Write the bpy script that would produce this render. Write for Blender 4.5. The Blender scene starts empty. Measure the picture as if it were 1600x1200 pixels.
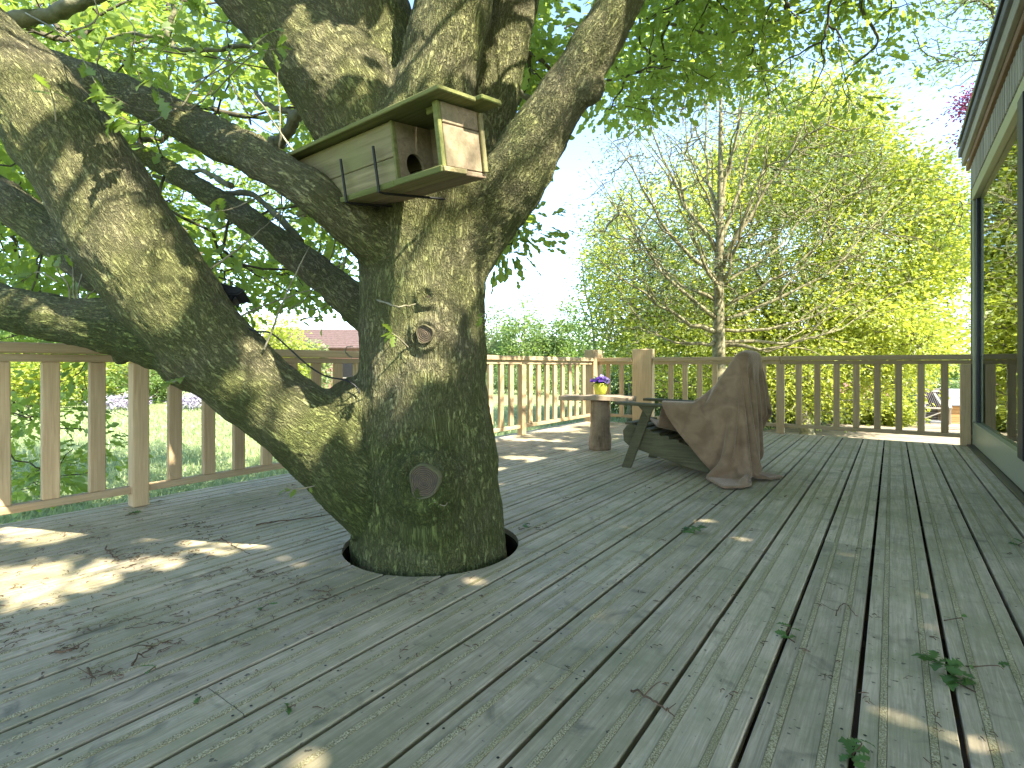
import bpy, bmesh, math, random
import numpy as np
from mathutils import Vector, Matrix
random.seed(7); rng = np.random.default_rng(11)
SC = bpy.context.scene; COL = SC.collection
# ------------------------------------------------------------ camera, light, exposure
FPX, EYE, YAW = 829.0, 0.93, math.radians(35.6)
CS, SN = math.cos(YAW), math.sin(YAW)
GZ = -0.9                                   # ground level below the raised deck (deck top is z = 0)
cd = bpy.data.cameras.new('camera'); cam = bpy.data.objects.new('camera', cd); COL.objects.link(cam)
cam.location = (0, 0, EYE); cam.rotation_euler = (math.pi/2, 0, YAW)
cd.sensor_width = 36; cd.lens = FPX/1600*36; cd.shift_y = -28/1600; cd.clip_start = 0.05; cd.clip_end = 2000
SC.camera = cam
SUN_AZ, SUN_EL = math.radians(-3), math.radians(46)
SDIR = np.array([math.cos(SUN_EL)*math.cos(SUN_AZ), math.cos(SUN_EL)*math.sin(SUN_AZ), math.sin(SUN_EL)])
wd = bpy.data.worlds.new('World'); SC.world = wd; wd.use_nodes = True
wn = wd.node_tree; wn.nodes.clear()
sk = wn.nodes.new('ShaderNodeTexSky'); sk.sky_type = 'NISHITA'; sk.sun_disc = False
sk.sun_elevation = SUN_EL; sk.sun_rotation = math.pi/2-SUN_AZ; sk.dust_density = 0.5; sk.air_density = .8; sk.ozone_density = 1.0
bg = wn.nodes.new('ShaderNodeBackground'); bg.inputs[1].default_value = 0.14
wo = wn.nodes.new('ShaderNodeOutputWorld'); wn.links.new(sk.outputs[0], bg.inputs[0]); wn.links.new(bg.outputs[0], wo.inputs[0])
sd = bpy.data.lights.new('sun', 'SUN'); sd.energy = 3.9; sd.angle = math.radians(0.5); sd.color = (1, .93, .80)
so = bpy.data.objects.new('sun', sd); COL.objects.link(so)
so.rotation_euler = Vector(-SDIR).to_track_quat('-Z', 'Y').to_euler(); so.location = (10, 2, 20)
SC.view_settings.view_transform = 'Standard'; SC.view_settings.look = 'None'
SC.view_settings.exposure = 2.48; SC.view_settings.gamma = 1; SC.view_settings.use_curve_mapping = False
SC.cycles.max_bounces = 8; SC.cycles.transparent_max_bounces = 8

# ------------------------------------------------------------ helpers
def W(px, py, t):
    """a point of the place, from where it shows in the photograph and its distance t"""
    cx = (px-800)/FPX*t
    return np.array([cx*CS-t*SN, cx*SN+t*CS, EYE-(py-572)/FPX*t])
def to_px(P):
    P = np.asarray(P); cx = P[..., 0]*CS+P[..., 1]*SN; t = -P[..., 0]*SN+P[..., 1]*CS
    ts = np.where(np.abs(t) < 1e-3, 1e-3, t)
    return 800+FPX*cx/ts, 572-FPX*(P[..., 2]-EYE)/ts, t
def wm(o):
    return (wm(o.parent) @ o.matrix_parent_inverse if o.parent else Matrix.Identity(4)) @ o.matrix_basis
def tag(o, label=None, cat=None, group=None, kind=None):
    if label: o['label'] = label
    if cat: o['category'] = cat
    if group: o['group'] = group
    if kind: o['kind'] = kind
    return o
def link(name, me, parent=None, loc=(0, 0, 0), rot=None, mat=None, scl=None, **k):
    o = bpy.data.objects.new(name, me); COL.objects.link(o)
    if scl: o.scale = (scl,)*3
    o.location = loc
    if rot is not None: o.rotation_euler = rot
    if parent:
        o.parent = parent; o.matrix_parent_inverse = wm(parent).inverted()
    if mat and me and not me.materials: me.materials.append(mat)
    return tag(o, **k)
def thing(name, loc, label, cat, group=None):
    return link(name, None, loc=tuple(loc), label=label, cat=cat, group=group)
def mesh(name, V, Fs, smooth=False, attrs=None):
    """numpy mesh; Fs is a list of face arrays, each (n,k)"""
    V = np.ascontiguousarray(V, dtype=np.float32)
    if not isinstance(Fs, list): Fs = [Fs]
    Fs = [np.asarray(f, dtype=np.int32) for f in Fs if len(f)]
    me = bpy.data.meshes.new(name); me.vertices.add(len(V)); me.vertices.foreach_set('co', V.ravel())
    loops = np.concatenate([f.ravel() for f in Fs]); tot = np.concatenate([np.full(len(f), f.shape[1]) for f in Fs])
    me.loops.add(len(loops)); me.loops.foreach_set('vertex_index', loops)
    me.polygons.add(len(tot)); st = np.concatenate([[0], np.cumsum(tot)[:-1]]).astype(np.int32)
    me.polygons.foreach_set('loop_start', st)
    me.polygons.foreach_set('use_smooth', np.full(len(tot), smooth, dtype=bool))
    for n, (ty, a) in (attrs or {}).items():
        at = me.attributes.new(n, ty, 'POINT')
        at.data.foreach_set('vector' if ty == 'FLOAT_VECTOR' else 'value', np.ascontiguousarray(a, dtype=np.float32).ravel())
    me.update(calc_edges=True); me.validate()
    return me
def box_me(sx, sy, sz, bev=.004, seg=1, name='box', wob=0):
    bm = bmesh.new(); bmesh.ops.create_cube(bm, size=1); bmesh.ops.scale(bm, vec=(sx, sy, sz), verts=bm.verts)
    if bev: bmesh.ops.bevel(bm, geom=bm.edges[:], offset=min(bev, min(sx, sy, sz)*.4), segments=seg, affect='EDGES')
    if wob:
        for v in bm.verts: v.co += Vector([random.uniform(-wob, wob) for _ in range(3)])
    me = bpy.data.meshes.new(name); bm.to_mesh(me); bm.free(); return me
def box(name, parent, c, s, mat, rot=None, bev=.004, **k):
    return link(name, box_me(*s, bev=bev, name=name), parent, c, rot, mat, **k)
def bar(name, parent, p0, p1, w, h, mat, roll=0, bev=.004, **k):
    """a beam from p0 to p1; w across, h high"""
    p0, p1 = Vector(p0), Vector(p1); d = p1-p0
    q = d.to_track_quat('X', 'Z') @ Matrix.Rotation(roll, 3, 'X').to_quaternion()
    return link(name, box_me(d.length, w, h, bev=bev, name=name), parent, (p0+p1)/2, q.to_euler(), mat, **k)
def tubes(P0, P1, R0, R1, s=5):
    P0, P1 = np.asarray(P0, float), np.asarray(P1, float); n = len(P0)
    D = P1-P0; D /= np.linalg.norm(D, axis=1, keepdims=True)+1e-9
    ref = np.where(np.abs(D[:, 2:3]) > .9, np.array([[1., 0, 0]]), np.array([[0, 0, 1.]]))
    A = np.cross(D, ref); A /= np.linalg.norm(A, axis=1, keepdims=True); B = np.cross(D, A)
    a = np.arange(s)/s*2*np.pi
    ring = A[:, None]*np.cos(a)[None, :, None]+B[:, None]*np.sin(a)[None, :, None]
    V = np.stack([P0[:, None]+ring*np.asarray(R0)[:, None, None], P1[:, None]+ring*np.asarray(R1)[:, None, None]], 1).reshape(-1, 3)
    b = (np.arange(n)*2*s)[:, None]; i = np.arange(s); j = (i+1) % s
    F = np.stack([b+i, b+j, b+s+j, b+s+i], 2).reshape(-1, 4)
    return V, F
def sweep(P, R, s=8, cap=True):
    """one smooth closed tube through points P with radii R"""
    P = np.asarray(P, float); n = len(P); T = np.gradient(P, axis=0); T /= np.linalg.norm(T, axis=1, keepdims=True)
    N = np.zeros_like(P); r = np.array([0, 0, 1.]) if abs(T[0, 2]) < .9 else np.array([1., 0, 0])
    N[0] = np.cross(T[0], r); N[0] /= np.linalg.norm(N[0])
    for i in range(1, n):
        v = N[i-1]-T[i]*N[i-1].dot(T[i]); N[i] = v/np.linalg.norm(v)
    B = np.cross(T, N); a = np.arange(s)/s*2*np.pi
    V = (P[:, None]+(N[:, None]*np.cos(a)[None, :, None]+B[:, None]*np.sin(a)[None, :, None])*np.asarray(R)[:, None, None]).reshape(-1, 3)
    i = np.arange(s); j = (i+1) % s; b = (np.arange(n-1)*s)[:, None]
    F = [np.stack([b+i, b+s+i, b+s+j, b+j], 2).reshape(-1, 4)]
    if cap:
        V = np.vstack([V, P[0], P[-1]]); k = n*s
        F.append(np.stack([np.full(s, k), i, j], 1)); F.append(np.stack([np.full(s, k+1), (n-1)*s+j, (n-1)*s+i], 1))
    return V, F, (T, N, B)
def merge(parts):
    Vs, Fs, o = [], {}, 0
    for V, F in parts:
        for f in (F if isinstance(F, list) else [F]):
            Fs.setdefault(f.shape[1], []).append(f+o)
        Vs.append(V); o += len(V)
    return np.vstack(Vs), [np.vstack(v) for v in Fs.values()]
def spline(P, n):
    """Catmull-Rom through rows of P (any columns)"""
    P = np.asarray(P, float); P = np.vstack([2*P[0]-P[1], P, 2*P[-1]-P[-2]]); out = []
    m = len(P)-3
    for u in np.linspace(0, m-1e-6, n):
        i = int(u); f = u-i; a, b, c, d = P[i:i+4]
        out.append(.5*((2*b)+(c-a)*f+(2*a-5*b+4*c-d)*f*f+(3*b-a-3*c+d)*f**3))
    return np.array(out)

# ------------------------------------------------------------ materials
def nodes(name):
    m = bpy.data.materials.new(name); m.use_nodes = True; nt = m.node_tree; nt.nodes.clear()
    out = nt.nodes.new('ShaderNodeOutputMaterial')
    def N(t, **k):
        n = nt.nodes.new('ShaderNode'+t)
        for a, b in k.items():
            if a == 'inp':
                for x, y in b.items():
                    if isinstance(y, bpy.types.NodeSocket): nt.links.new(y, n.inputs[x])
                    else: n.inputs[x].default_value = y
            else: setattr(n, a, b)
        return n
    return m, nt, N, out
def rgb(c): return (c[0], c[1], c[2], 1)
def ramp(N, fac, stops):
    r = N('ValToRGB', inp={'Fac': fac}); e = r.color_ramp.elements
    while len(e) < len(stops): e.new(.5)
    for x, (p, c) in zip(e, stops): x.position = p; x.color = rgb(c) if not isinstance(c, (int, float)) else (c, c, c, 1)
    return r.outputs[0]
def mixc(N, f, a, b, mode='MIX'):
    m = N('Mix', data_type='RGBA', blend_type=mode)
    for s, v in ((0, f), (6, a), (7, b)):
        if isinstance(v, bpy.types.NodeSocket): m.id_data.links.new(v, m.inputs[s])
        else: m.inputs[s].default_value = rgb(v) if isinstance(v, (tuple, list)) else v
    return m.outputs[2]
def math_(N, op, a, b=0.0, c=0.0):
    m = N('Math', operation=op)
    for i, v in enumerate((a, b, c)):
        if isinstance(v, bpy.types.NodeSocket): m.id_data.links.new(v, m.inputs[i])
        else: m.inputs[i].default_value = v
    return m.outputs[0]
def finish(m, nt, N, out, col, rough=.8, bump=None, strength=.5, dist=.01, spec=.3, metal=0):
    b = N('BsdfPrincipled'); b.inputs['Roughness'].default_value = rough if not isinstance(rough, bpy.types.NodeSocket) else .5
    if isinstance(rough, bpy.types.NodeSocket): nt.links.new(rough, b.inputs['Roughness'])
    b.inputs['Specular IOR Level'].default_value = spec; b.inputs['Metallic'].default_value = metal
    if isinstance(col, bpy.types.NodeSocket): nt.links.new(col, b.inputs['Base Color'])
    else: b.inputs['Base Color'].default_value = rgb(col)
    if bump is not None:
        bp = N('Bump', inp={'Strength': strength, 'Distance': dist, 'Height': bump}); nt.links.new(bp.outputs[0], b.inputs['Normal'])
    nt.links.new(b.outputs[0], out.inputs[0]); return m
def coords(N, scale=(1, 1, 1), rand=True, kind='Object'):
    tc = N('TexCoord'); v = tc.outputs[kind]
    if rand:
        oi = N('ObjectInfo'); k = N('VectorMath', operation='SCALE', inp={0: (13.1, 7.7, 21.3), 'Scale': oi.outputs['Random']})
        v = N('VectorMath', operation='ADD', inp={0: v, 1: k.outputs[0]}).outputs[0]
    return N('VectorMath', operation='MULTIPLY', inp={0: v, 1: scale}).outputs[0], v
def wood(name, dark, light, axis=2, grain=60, stain=None, stain_amt=.5, rough=.75, bump=.35, var=.35, knots=False):
    m, nt, N, out = nodes(name); sc = [grain]*3; sc[axis] = grain*.045
    v, raw = coords(N, tuple(sc))
    n1 = N('TexNoise', inp={'Vector': v, 'Scale': 1.0, 'Detail': 5.0, 'Roughness': .65, 'Distortion': .6}).outputs[0]
    sc2 = [9.]*3; sc2[axis] = 1.3
    v2 = N('VectorMath', operation='MULTIPLY', inp={0: raw, 1: tuple(sc2)}).outputs[0]
    n2 = N('TexNoise', inp={'Vector': v2, 'Scale': 1.0, 'Detail': 3.0}).outputs[0]
    c = ramp(N, n1, [(.3, dark), (.7, light)])
    c = mixc(N, math_(N, 'MULTIPLY', n2, .55), c, tuple(x*.55 for x in dark))
    oi = N('ObjectInfo').outputs['Random']
    br = math_(N, 'MULTIPLY_ADD', oi, var, 1-var/2)
    cb = N('CombineColor', inp={0: br, 1: br, 2: br}).outputs[0]
    c = mixc(N, 1.0, c, cb, 'MULTIPLY')
    if stain:
        n3 = N('TexNoise', inp={'Vector': raw, 'Scale': 3.2, 'Detail': 6.0, 'Roughness': .7}).outputs[0]
        f = ramp(N, n3, [(.42, 0.0), (.68, 1.0)]); c = mixc(N, math_(N, 'MULTIPLY', f, stain_amt), c, stain)
    return finish(m, nt, N, out, c, rough, n1, bump, .004)
def plain(name, col, rough=.6, spec=.4, metal=0, noise=0, nscale=30, bump=0):
    m, nt, N, out = nodes(name)
    if noise or bump:
        v, raw = coords(N, (1, 1, 1)); n = N('TexNoise', inp={'Vector': v, 'Scale': float(nscale), 'Detail': 5.0}).outputs[0]
        c = mixc(N, ramp(N, n, [(.3, 0.0), (.7, 1.0)]), tuple(x*(1-noise) for x in col), tuple(min(1, x*(1+noise)) for x in col))
        return finish(m, nt, N, out, c, rough, n if bump else None, bump, .01, spec, metal)
    return finish(m, nt, N, out, col, rough, None, 0, 0, spec, metal)
def leafmat(name, dark, light, trans, tamt=.45, rough=.5):
    m, nt, N, out = nodes(name)
    a = N('Attribute', attribute_name='tint').outputs['Fac']
    c = mixc(N, a, dark, light); t = mixc(N, a, tuple(x*.75 for x in trans), trans)
    d = N('BsdfDiffuse', inp={'Color': c}); tr = N('BsdfTranslucent', inp={'Color': t}); g = N('BsdfGlossy', inp={'Color': (.8, .85, .8, 1), 'Roughness': rough})
    x = N('MixShader', inp={0: tamt, 1: d.outputs[0], 2: tr.outputs[0]}); y = N('MixShader', inp={0: .05, 1: x.outputs[0], 2: g.outputs[0]})
    nt.links.new(y.outputs[0], out.inputs[0]); return m

def plank_mat():
    m, nt, N, out = nodes('weathered_deck_board')
    v, raw = coords(N, (85, 3.2, 85))
    n1 = N('TexNoise', inp={'Vector': v, 'Scale': 1.0, 'Detail': 5.0, 'Roughness': .7, 'Distortion': 1.2}).outputs[0]
    v1 = N('VectorMath', operation='MULTIPLY', inp={0: raw, 1: (14., 1.1, 14.)}).outputs[0]
    wv = N('TexWave', wave_type='RINGS', inp={'Vector': v1, 'Scale': 1.4, 'Distortion': 9.0, 'Detail': 3.0, 'Detail Scale': 1.2}).outputs['Fac']
    gp = N('NewGeometry').outputs['Position']
    n2 = N('TexNoise', inp={'Vector': gp, 'Scale': 2.3, 'Detail': 7.0, 'Roughness': .7}).outputs[0]
    n3 = N('TexNoise', inp={'Vector': gp, 'Scale': 7.0, 'Detail': 4.0, 'Roughness': .6, 'Distortion': .8}).outputs[0]
    n4 = N('TexNoise', inp={'Vector': raw, 'Scale': 46.0, 'Detail': 2.0}).outputs[0]
    c = ramp(N, n1, [(.26, (.295, .235, .145)), (.74, (.66, .55, .385))])
    c = mixc(N, math_(N, 'MULTIPLY', wv, .20), c, (.15, .145, .12))
    c = mixc(N, ramp(N, n2, [(.42, 0.0), (.64, .75)]), c, (.25, .24, .125))       # algae
    c = mixc(N, ramp(N, n3, [(.57, 0.0), (.72, .62)]), c, (.11, .105, .07))       # dirt stains
    c = mixc(N, ramp(N, n4, [(.69, 0.0), (.74, .8)]), c, (.05, .045, .03))         # specks
    oi = N('ObjectInfo').outputs['Random']; br = math_(N, 'MULTIPLY_ADD', oi, .26, .88)
    br2 = math_(N, 'MULTIPLY_ADD', oi, .26, .86)
    c = mixc(N, 1.0, c, N('CombineColor', inp={0: br, 1: br, 2: br2}).outputs[0], 'MULTIPLY')
    h = math_(N, 'ADD', math_(N, 'MULTIPLY', n1, .7), math_(N, 'MULTIPLY', wv, .3))
    return finish(m, nt, N, out, c, .62, h, .45, .004, .35)
def grit_mat():
    m, nt, N, out = nodes('gritty_anti_slip_strip'); v, raw = coords(N, (1, 1, 1))
    n = N('TexNoise', inp={'Vector': v, 'Scale': 260.0, 'Detail': 2.0}).outputs[0]
    n2 = N('TexNoise', inp={'Vector': v, 'Scale': 5.0, 'Detail': 4.0}).outputs[0]
    c = ramp(N, n, [(.34, (.17, .14, .065)), (.5, (.40, .345, .19)), (.68, (.62, .55, .36))])
    c = mixc(N, ramp(N, n2, [(.4, 0.0), (.7, .6)]), c, (.24, .22, .10))
    return finish(m, nt, N, out, c, .9, n, .9, .006)
def bark_mat():
    m, nt, N, out = nodes('oak_bark'); at = N('Attribute', attribute_name='bark_co').outputs['Vector']
    nz = N('TexNoise', inp={'Vector': at, 'Scale': 22.0, 'Detail': 4.0, 'Roughness': .65}).outputs[1]
    dv = N('VectorMath', operation='SCALE', inp={0: nz, 'Scale': .062}).outputs[0]
    co = N('VectorMath', operation='ADD', inp={0: at, 1: dv}).outputs[0]
    n1 = N('TexNoise', inp={'Vector': co, 'Scale': 110.0, 'Detail': 4.0, 'Roughness': .7}).outputs[0]
    n0 = N('TexNoise', inp={'Vector': co, 'Scale': 34.0, 'Detail': 5.0, 'Roughness': .7}).outputs[0]
    def furrow(sc, off, w):
        o_ = N('VectorMath', operation='ADD', inp={0: co, 1: off}).outputs[0]
        x = N('TexNoise', inp={'Vector': o_, 'Scale': sc, 'Detail': 2.5, 'Roughness': .55}).outputs[0]
        x = math_(N, 'ABSOLUTE', math_(N, 'SUBTRACT', x, .5)); return ramp(N, x, [(0.0, 0.0), (w*.35, .35), (w, 1.0)])
    e1 = furrow(36.0, (0, 0, 0), .085); e2 = furrow(46.0, (5.3, 1.7, 9.1), .075); e3 = furrow(85.0, (2.3, 7.7, 4.1), .06)
    em = math_(N, 'MINIMUM', e1, e2); 
    h = math_(N, 'ADD', math_(N, 'MULTIPLY', em, 1.0), math_(N, 'MULTIPLY', e3, .28))
    h = math_(N, 'ADD', h, math_(N, 'MULTIPLY', n0, .6)); h = math_(N, 'ADD', h, math_(N, 'MULTIPLY', n1, .3))
    g = N('NewGeometry').outputs['Position']; sep = N('SeparateXYZ', inp={0: g})
    big = N('TexNoise', inp={'Vector': g, 'Scale': 2.6, 'Detail': 5.0, 'Roughness': .65}).outputs[0]
    lich = N('TexNoise', inp={'Vector': g, 'Scale': 19.0, 'Detail': 6.0, 'Roughness': .75}).outputs[0]
    c = ramp(N, math_(N, 'ADD', math_(N, 'MULTIPLY', n0, .6), math_(N, 'MULTIPLY', n1, .4)), [(.3, (.25, .21, .125)), (.7, (.46, .40, .26))])
    alg = ramp(N, big, [(.28, .1), (.58, .9)])
    c = mixc(N, alg, c, (.27, .285, .095))
    low = N('MapRange', inp={'Value': sep.outputs[2], 'From Min': 1.35, 'From Max': .15, 'To Min': 0.0, 'To Max': .62}).outputs[0]
    mo = N('Attribute', attribute_name='moss').outputs['Fac']
    ms = math_(N, 'ADD', math_(N, 'ADD', low, mo), math_(N, 'MULTIPLY_ADD', big, .9, -.5)); 
    ms = N('Clamp', inp={'Value': ms, 'Max': .80}).outputs[0]
    c = mixc(N, ms, c, mixc(N, n1, (.10, .135, .024), (.17, .215, .045)))
    c = mixc(N, ramp(N, lich, [(.66, 0.0), (.72, .75)]), c, (.30, .33, .25))
    crack = math_(N, 'MULTIPLY', math_(N, 'MULTIPLY_ADD', e3, .35, .65), em); crack = math_(N, 'MULTIPLY_ADD', crack, .58, .42)
    c = mixc(N, 1.0, c, N('CombineColor', inp={0: crack, 1: crack, 2: crack}).outputs[0], 'MULTIPLY')
    return finish(m, nt, N, out, c, .88, h, 1.0, .026, .2)
def twigmat(name, c0, c1):
    m, nt, N, out = nodes(name); g = N('NewGeometry').outputs['Position']
    n = N('TexNoise', inp={'Vector': g, 'Scale': 14.0, 'Detail': 5.0}).outputs[0]
    n2 = N('TexNoise', inp={'Vector': g, 'Scale': 90.0, 'Detail': 3.0}).outputs[0]
    return finish(m, nt, N, out, ramp(N, n, [(.35, c0), (.65, c1)]), .85, n2, .6, .01)
def lawn_mat():
    m, nt, N, out = nodes('lawn_ground'); g = N('NewGeometry').outputs['Position']
    n = N('TexNoise', inp={'Vector': g, 'Scale': .5, 'Detail': 6.0}).outputs[0]
    n2 = N('TexNoise', inp={'Vector': g, 'Scale': 22.0, 'Detail': 5.0, 'Roughness': .7}).outputs[0]
    c = ramp(N, n, [(.3, (.20, .26, .09)), (.7, (.29, .35, .14))]); c = mixc(N, ramp(N, n2, [(.35, 0.0), (.65, .6)]), c, (.19, .24, .10))
    return finish(m, nt, N, out, c, .9, n2, 1.0, .06)
def brick_far():
    return plain('pinkish_brick', (.30, .165, .135), .9, .1, 0, .12, 6, .1)
def blanket_mat():
    m, nt, N, out = nodes('fleece'); v, raw = coords(N, (1, 1, 1), False)
    n = N('TexNoise', inp={'Vector': v, 'Scale': 9.0, 'Detail': 5.0, 'Distortion': .7}).outputs[0]; n2 = N('TexNoise', inp={'Vector': v, 'Scale': 160.0, 'Detail': 3.0}).outputs[0]
    c = ramp(N, n, [(.32, (.20, .130, .075)), (.70, (.32, .215, .13))]); 
    finish(m, nt, N, out, c, .95, math_(N, 'ADD', math_(N, 'MULTIPLY', n, .6), math_(N, 'MULTIPLY', n2, .5)), .7, .012, .1)
    b = [x for x in nt.nodes if x.type == 'BSDF_PRINCIPLED'][0]; b.inputs['Sheen Weight'].default_value = .7; b.inputs['Sheen Roughness'].default_value = .4; b.inputs['Sheen Tint'].default_value = (.8, .62, .48, 1)
    return m
def glass_mat():
    m, nt, N, out = nodes('window_glass'); v, raw = coords(N, (1., 1., 1.), False)
    v2 = N('VectorMath', operation='MULTIPLY', inp={0: raw, 1: (1, .25, 1.0)}).outputs[0]
    n = N('TexNoise', inp={'Vector': v2, 'Scale': 9.0, 'Detail': 1.0}).outputs[0]
    bp = N('Bump', inp={'Strength': .14, 'Distance': .006, 'Height': n}).outputs[0]
    fr = N('Fresnel', inp={'IOR': 2.7}); 
    gl = N('BsdfGlossy', inp={'Color': (.92, .97, .93, 1), 'Roughness': .01, 'Normal': bp}); tr = N('BsdfTransparent', inp={'Color': (.55, .6, .57, 1)})
    x = N('MixShader', inp={0: fr.outputs[0], 1: tr.outputs[0], 2: gl.outputs[0]}); nt.links.new(x.outputs[0], out.inputs[0]); return m
def endgrain_mat():
    m, nt, N, out = nodes('cut_wood_end'); v, raw = coords(N, (1, 1, 1), False)
    w = N('TexWave', wave_type='RINGS', rings_direction='Z', inp={'Vector': v, 'Scale': 38.0, 'Distortion': 2.5, 'Detail': 3.0}).outputs['Fac']
    n = N('TexNoise', inp={'Vector': v, 'Scale': 30.0, 'Detail': 4.0}).outputs[0]
    c = mixc(N, w, (.045, .032, .018), (.12, .09, .055)); c = mixc(N, ramp(N, n, [(.45, 0.0), (.65, .8)]), c, (.055, .045, .03))
    return finish(m, nt, N, out, c, .85, w, .5, .005)

M = dict(
 plank=plank_mat(), grit=grit_mat(), bark=bark_mat(), lawn=lawn_mat(), glass=glass_mat(), fleece=blanket_mat(), endgrain=endgrain_mat(),
 rail_z=wood('oak_rail_upright', (.43, .29, .145), (.66, .48, .27), 2, 70, (.38, .31, .17), .35),
 rail_x=wood('oak_rail_beam', (.40, .28, .145), (.61, .455, .26), 0, 70, (.36, .30, .17), .45),
 chairwood=wood('dark_green_chair_wood', (.070, .064, .028), (.155, .142, .068), 0, 60, (.18, .16, .085), .4, .7),
 boxwood=wood('mossy_box_board', (.17, .14, .065), (.38, .31, .17), 0, 45, (.19, .20, .07), .6, .85, .6),
 boxend=wood('weathered_pinkish_box_board', (.17, .12, .075), (.37, .275, .185), 0, 40, (.20, .19, .10), .5, .85, .5),
 mossy=wood('green_mossy_batten', (.11, .12, .035), (.25, .245, .09), 0, 40, (.12, .15, .03), .6, .9, .6),
 slab=wood('pale_log_slab', (.30, .22, .14), (.50, .39, .26), 0, 50, (.30, .22, .14), .3),
 log=wood('barky_log', (.11, .075, .045), (.36, .25, .155), 2, 45, (.50, .36, .22), .7, .85, .9, .1),
 stubbark=wood('dark_stub_bark', (.05, .045, .025), (.15, .125, .07), 2, 60, (.08, .10, .03), .6, .9, .6),
 steel=plain('dark_steel', (.022, .022, .02), .5, .5, .6), black=plain('black_plastic', (.012, .012, .013), .45),
 soil=plain('dark_soil', (.055, .042, .028), .95, .1, 0, .4, 5, .5), path=plain('pale_dry_ground', (.30, .255, .18), .95, .1, 0, .25, 4, .5),
 alu=plain('green_reflection_aluminium', (.32, .33, .21), .38, .5, .3), frame=plain('black_door_frame', (.012, .013, .015), .35),  # aluminium base colour has the yellow-green reflection painted into it
 siding=wood('grey_vertical_siding', (.25, .23, .18), (.42, .39, .31), 2, 60), fascia=wood('pale_fascia_board', (.30, .285, .225), (.47, .45, .37), 1, 50),
 trim=wood('brown_trim_board', (.22, .13, .07), (.36, .22, .12), 1, 50), cornerpost=wood('grey_brown_corner_post', (.17, .14, .11), (.27, .23, .18), 2, 50),
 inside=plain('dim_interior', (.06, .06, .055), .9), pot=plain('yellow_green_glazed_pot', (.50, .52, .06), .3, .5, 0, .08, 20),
 brick=brick_far(), tile=plain('brown_roof_tile', (.11, .075, .065), .9, .2, 0, .2, 8, .3), redtile=plain('red_roof_tile', (.26, .12, .09), .9, .2, 0, .2, 8),
 felt=plain('grey_roof_felt', (.17, .175, .19), .8, .3, 0, .15, 6), hutch=wood('orange_brown_hutch_board', (.42, .22, .08), (.60, .34, .14), 0, 30), whitewood=wood('pale_hutch_frame', (.36, .33, .28), (.52, .48, .43), 0, 40), meshgrey=plain('grey_wire', (.25, .26, .28), .5, .5, .5),
 twig=twigmat('oak_twig', (.045, .038, .024), (.12, .105, .065)), paletwig=twigmat('pale_twig', (.16, .14, .085), (.32, .29, .19)), willowbark=twigmat('willow_bark', (.12, .105, .05), (.29, .255, .15)), deadtwig=twigmat('grey_dead_twig', (.16, .14, .12), (.28, .25, .22)),
 litter=twigmat('dry_brown_litter', (.06, .04, .02), (.17, .105, .06)), trunkfar=twigmat('grey_green_trunk', (.10, .10, .05), (.20, .19, .11)),
 leaf_oak=leafmat('oak_leaf', (.085, .165, .035), (.24, .32, .05), (.47, .61, .08), .5),  # light end of the tint puts sunlit yellow into the leaf colour
 leaf_fore=leafmat('young_oak_leaf', (.10, .17, .03), (.19, .26, .045), (.36, .50, .05), .5),
 leaf_lime=leafmat('lime_tree_leaf', (.18, .25, .035), (.36, .40, .055), (.64, .70, .08), .5),
 leaf_mid=leafmat('mid_green_leaf', (.08, .15, .035), (.17, .24, .06), (.33, .46, .08), .45),
 leaf_pale=leafmat('pale_green_leaf', (.14, .19, .07), (.28, .33, .15), (.36, .44, .16), .4),
 leaf_dark=leafmat('hedge_leaf', (.05, .10, .03), (.12, .19, .05), (.22, .34, .06), .4),
 leaf_purple=leafmat('purple_beech_leaf', (.13, .025, .055), (.24, .05, .10), (.50, .06, .17), .45),
 leaf_lilac=leafmat('lilac_flower', (.30, .26, .36), (.50, .46, .55), (.45, .4, .5), .3),
 leaf_sprig=leafmat('fallen_green_leaf', (.045, .10, .025), (.10, .19, .04), (.15, .28, .05), .3),
 petal=leafmat('violet_petal', (.04, .005, .17), (.10, .02, .33), (.14, .02, .42), .3), pleaf=leafmat('pansy_leaf', (.03, .08, .02), (.09, .17, .05), (.12, .25, .05), .3),
 grass=leafmat('grass_blade', (.22, .29, .11), (.38, .44, .20), (.42, .50, .20), .35),
)

# ------------------------------------------------------------ leaf and branch generators
def leaf_template(kind):
    if kind == 'oak':      # lobed
        xs = [0, .12, .26, .36, .5, .6, .74, .84, 1]; ws = [.03, .07, .21, .10, .29, .13, .28, .14, .04]
    elif kind == 'lobe':
        xs = [0, .25, .42, .62, .8, 1]; ws = [.02, .2, .1, .27, .22, .03]
    elif kind == 'oval':
        xs = [0, .35, .75, 1]; ws = [.02, .27, .2, .02]
    V, F = [], []
    for i, (x, w) in enumerate(zip(xs, ws)):
        d = -.14*x*x
        V += [(x, -w, d+.05*w/.25), (x, 0, d), (x, w, d+.05*w/.25)]
        if i:
            a = 3*(i-1); F += [(a, a+1, a+4, a+3), (a+1, a+2, a+5, a+4)]
    return np.array(V), np.array(F)
QUAD = (np.array([(0, 0, 0), (.45, -.30, .06), (1, 0, -.05), (.5, .30, .06)]), np.array([(0, 1, 2, 3)]))
TPL = {k: leaf_template(k) for k in ('oak', 'lobe', 'oval')}; TPL['quad'] = QUAD
def unit(v): return v/(np.linalg.norm(v, axis=-1, keepdims=True)+1e-9)
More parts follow.
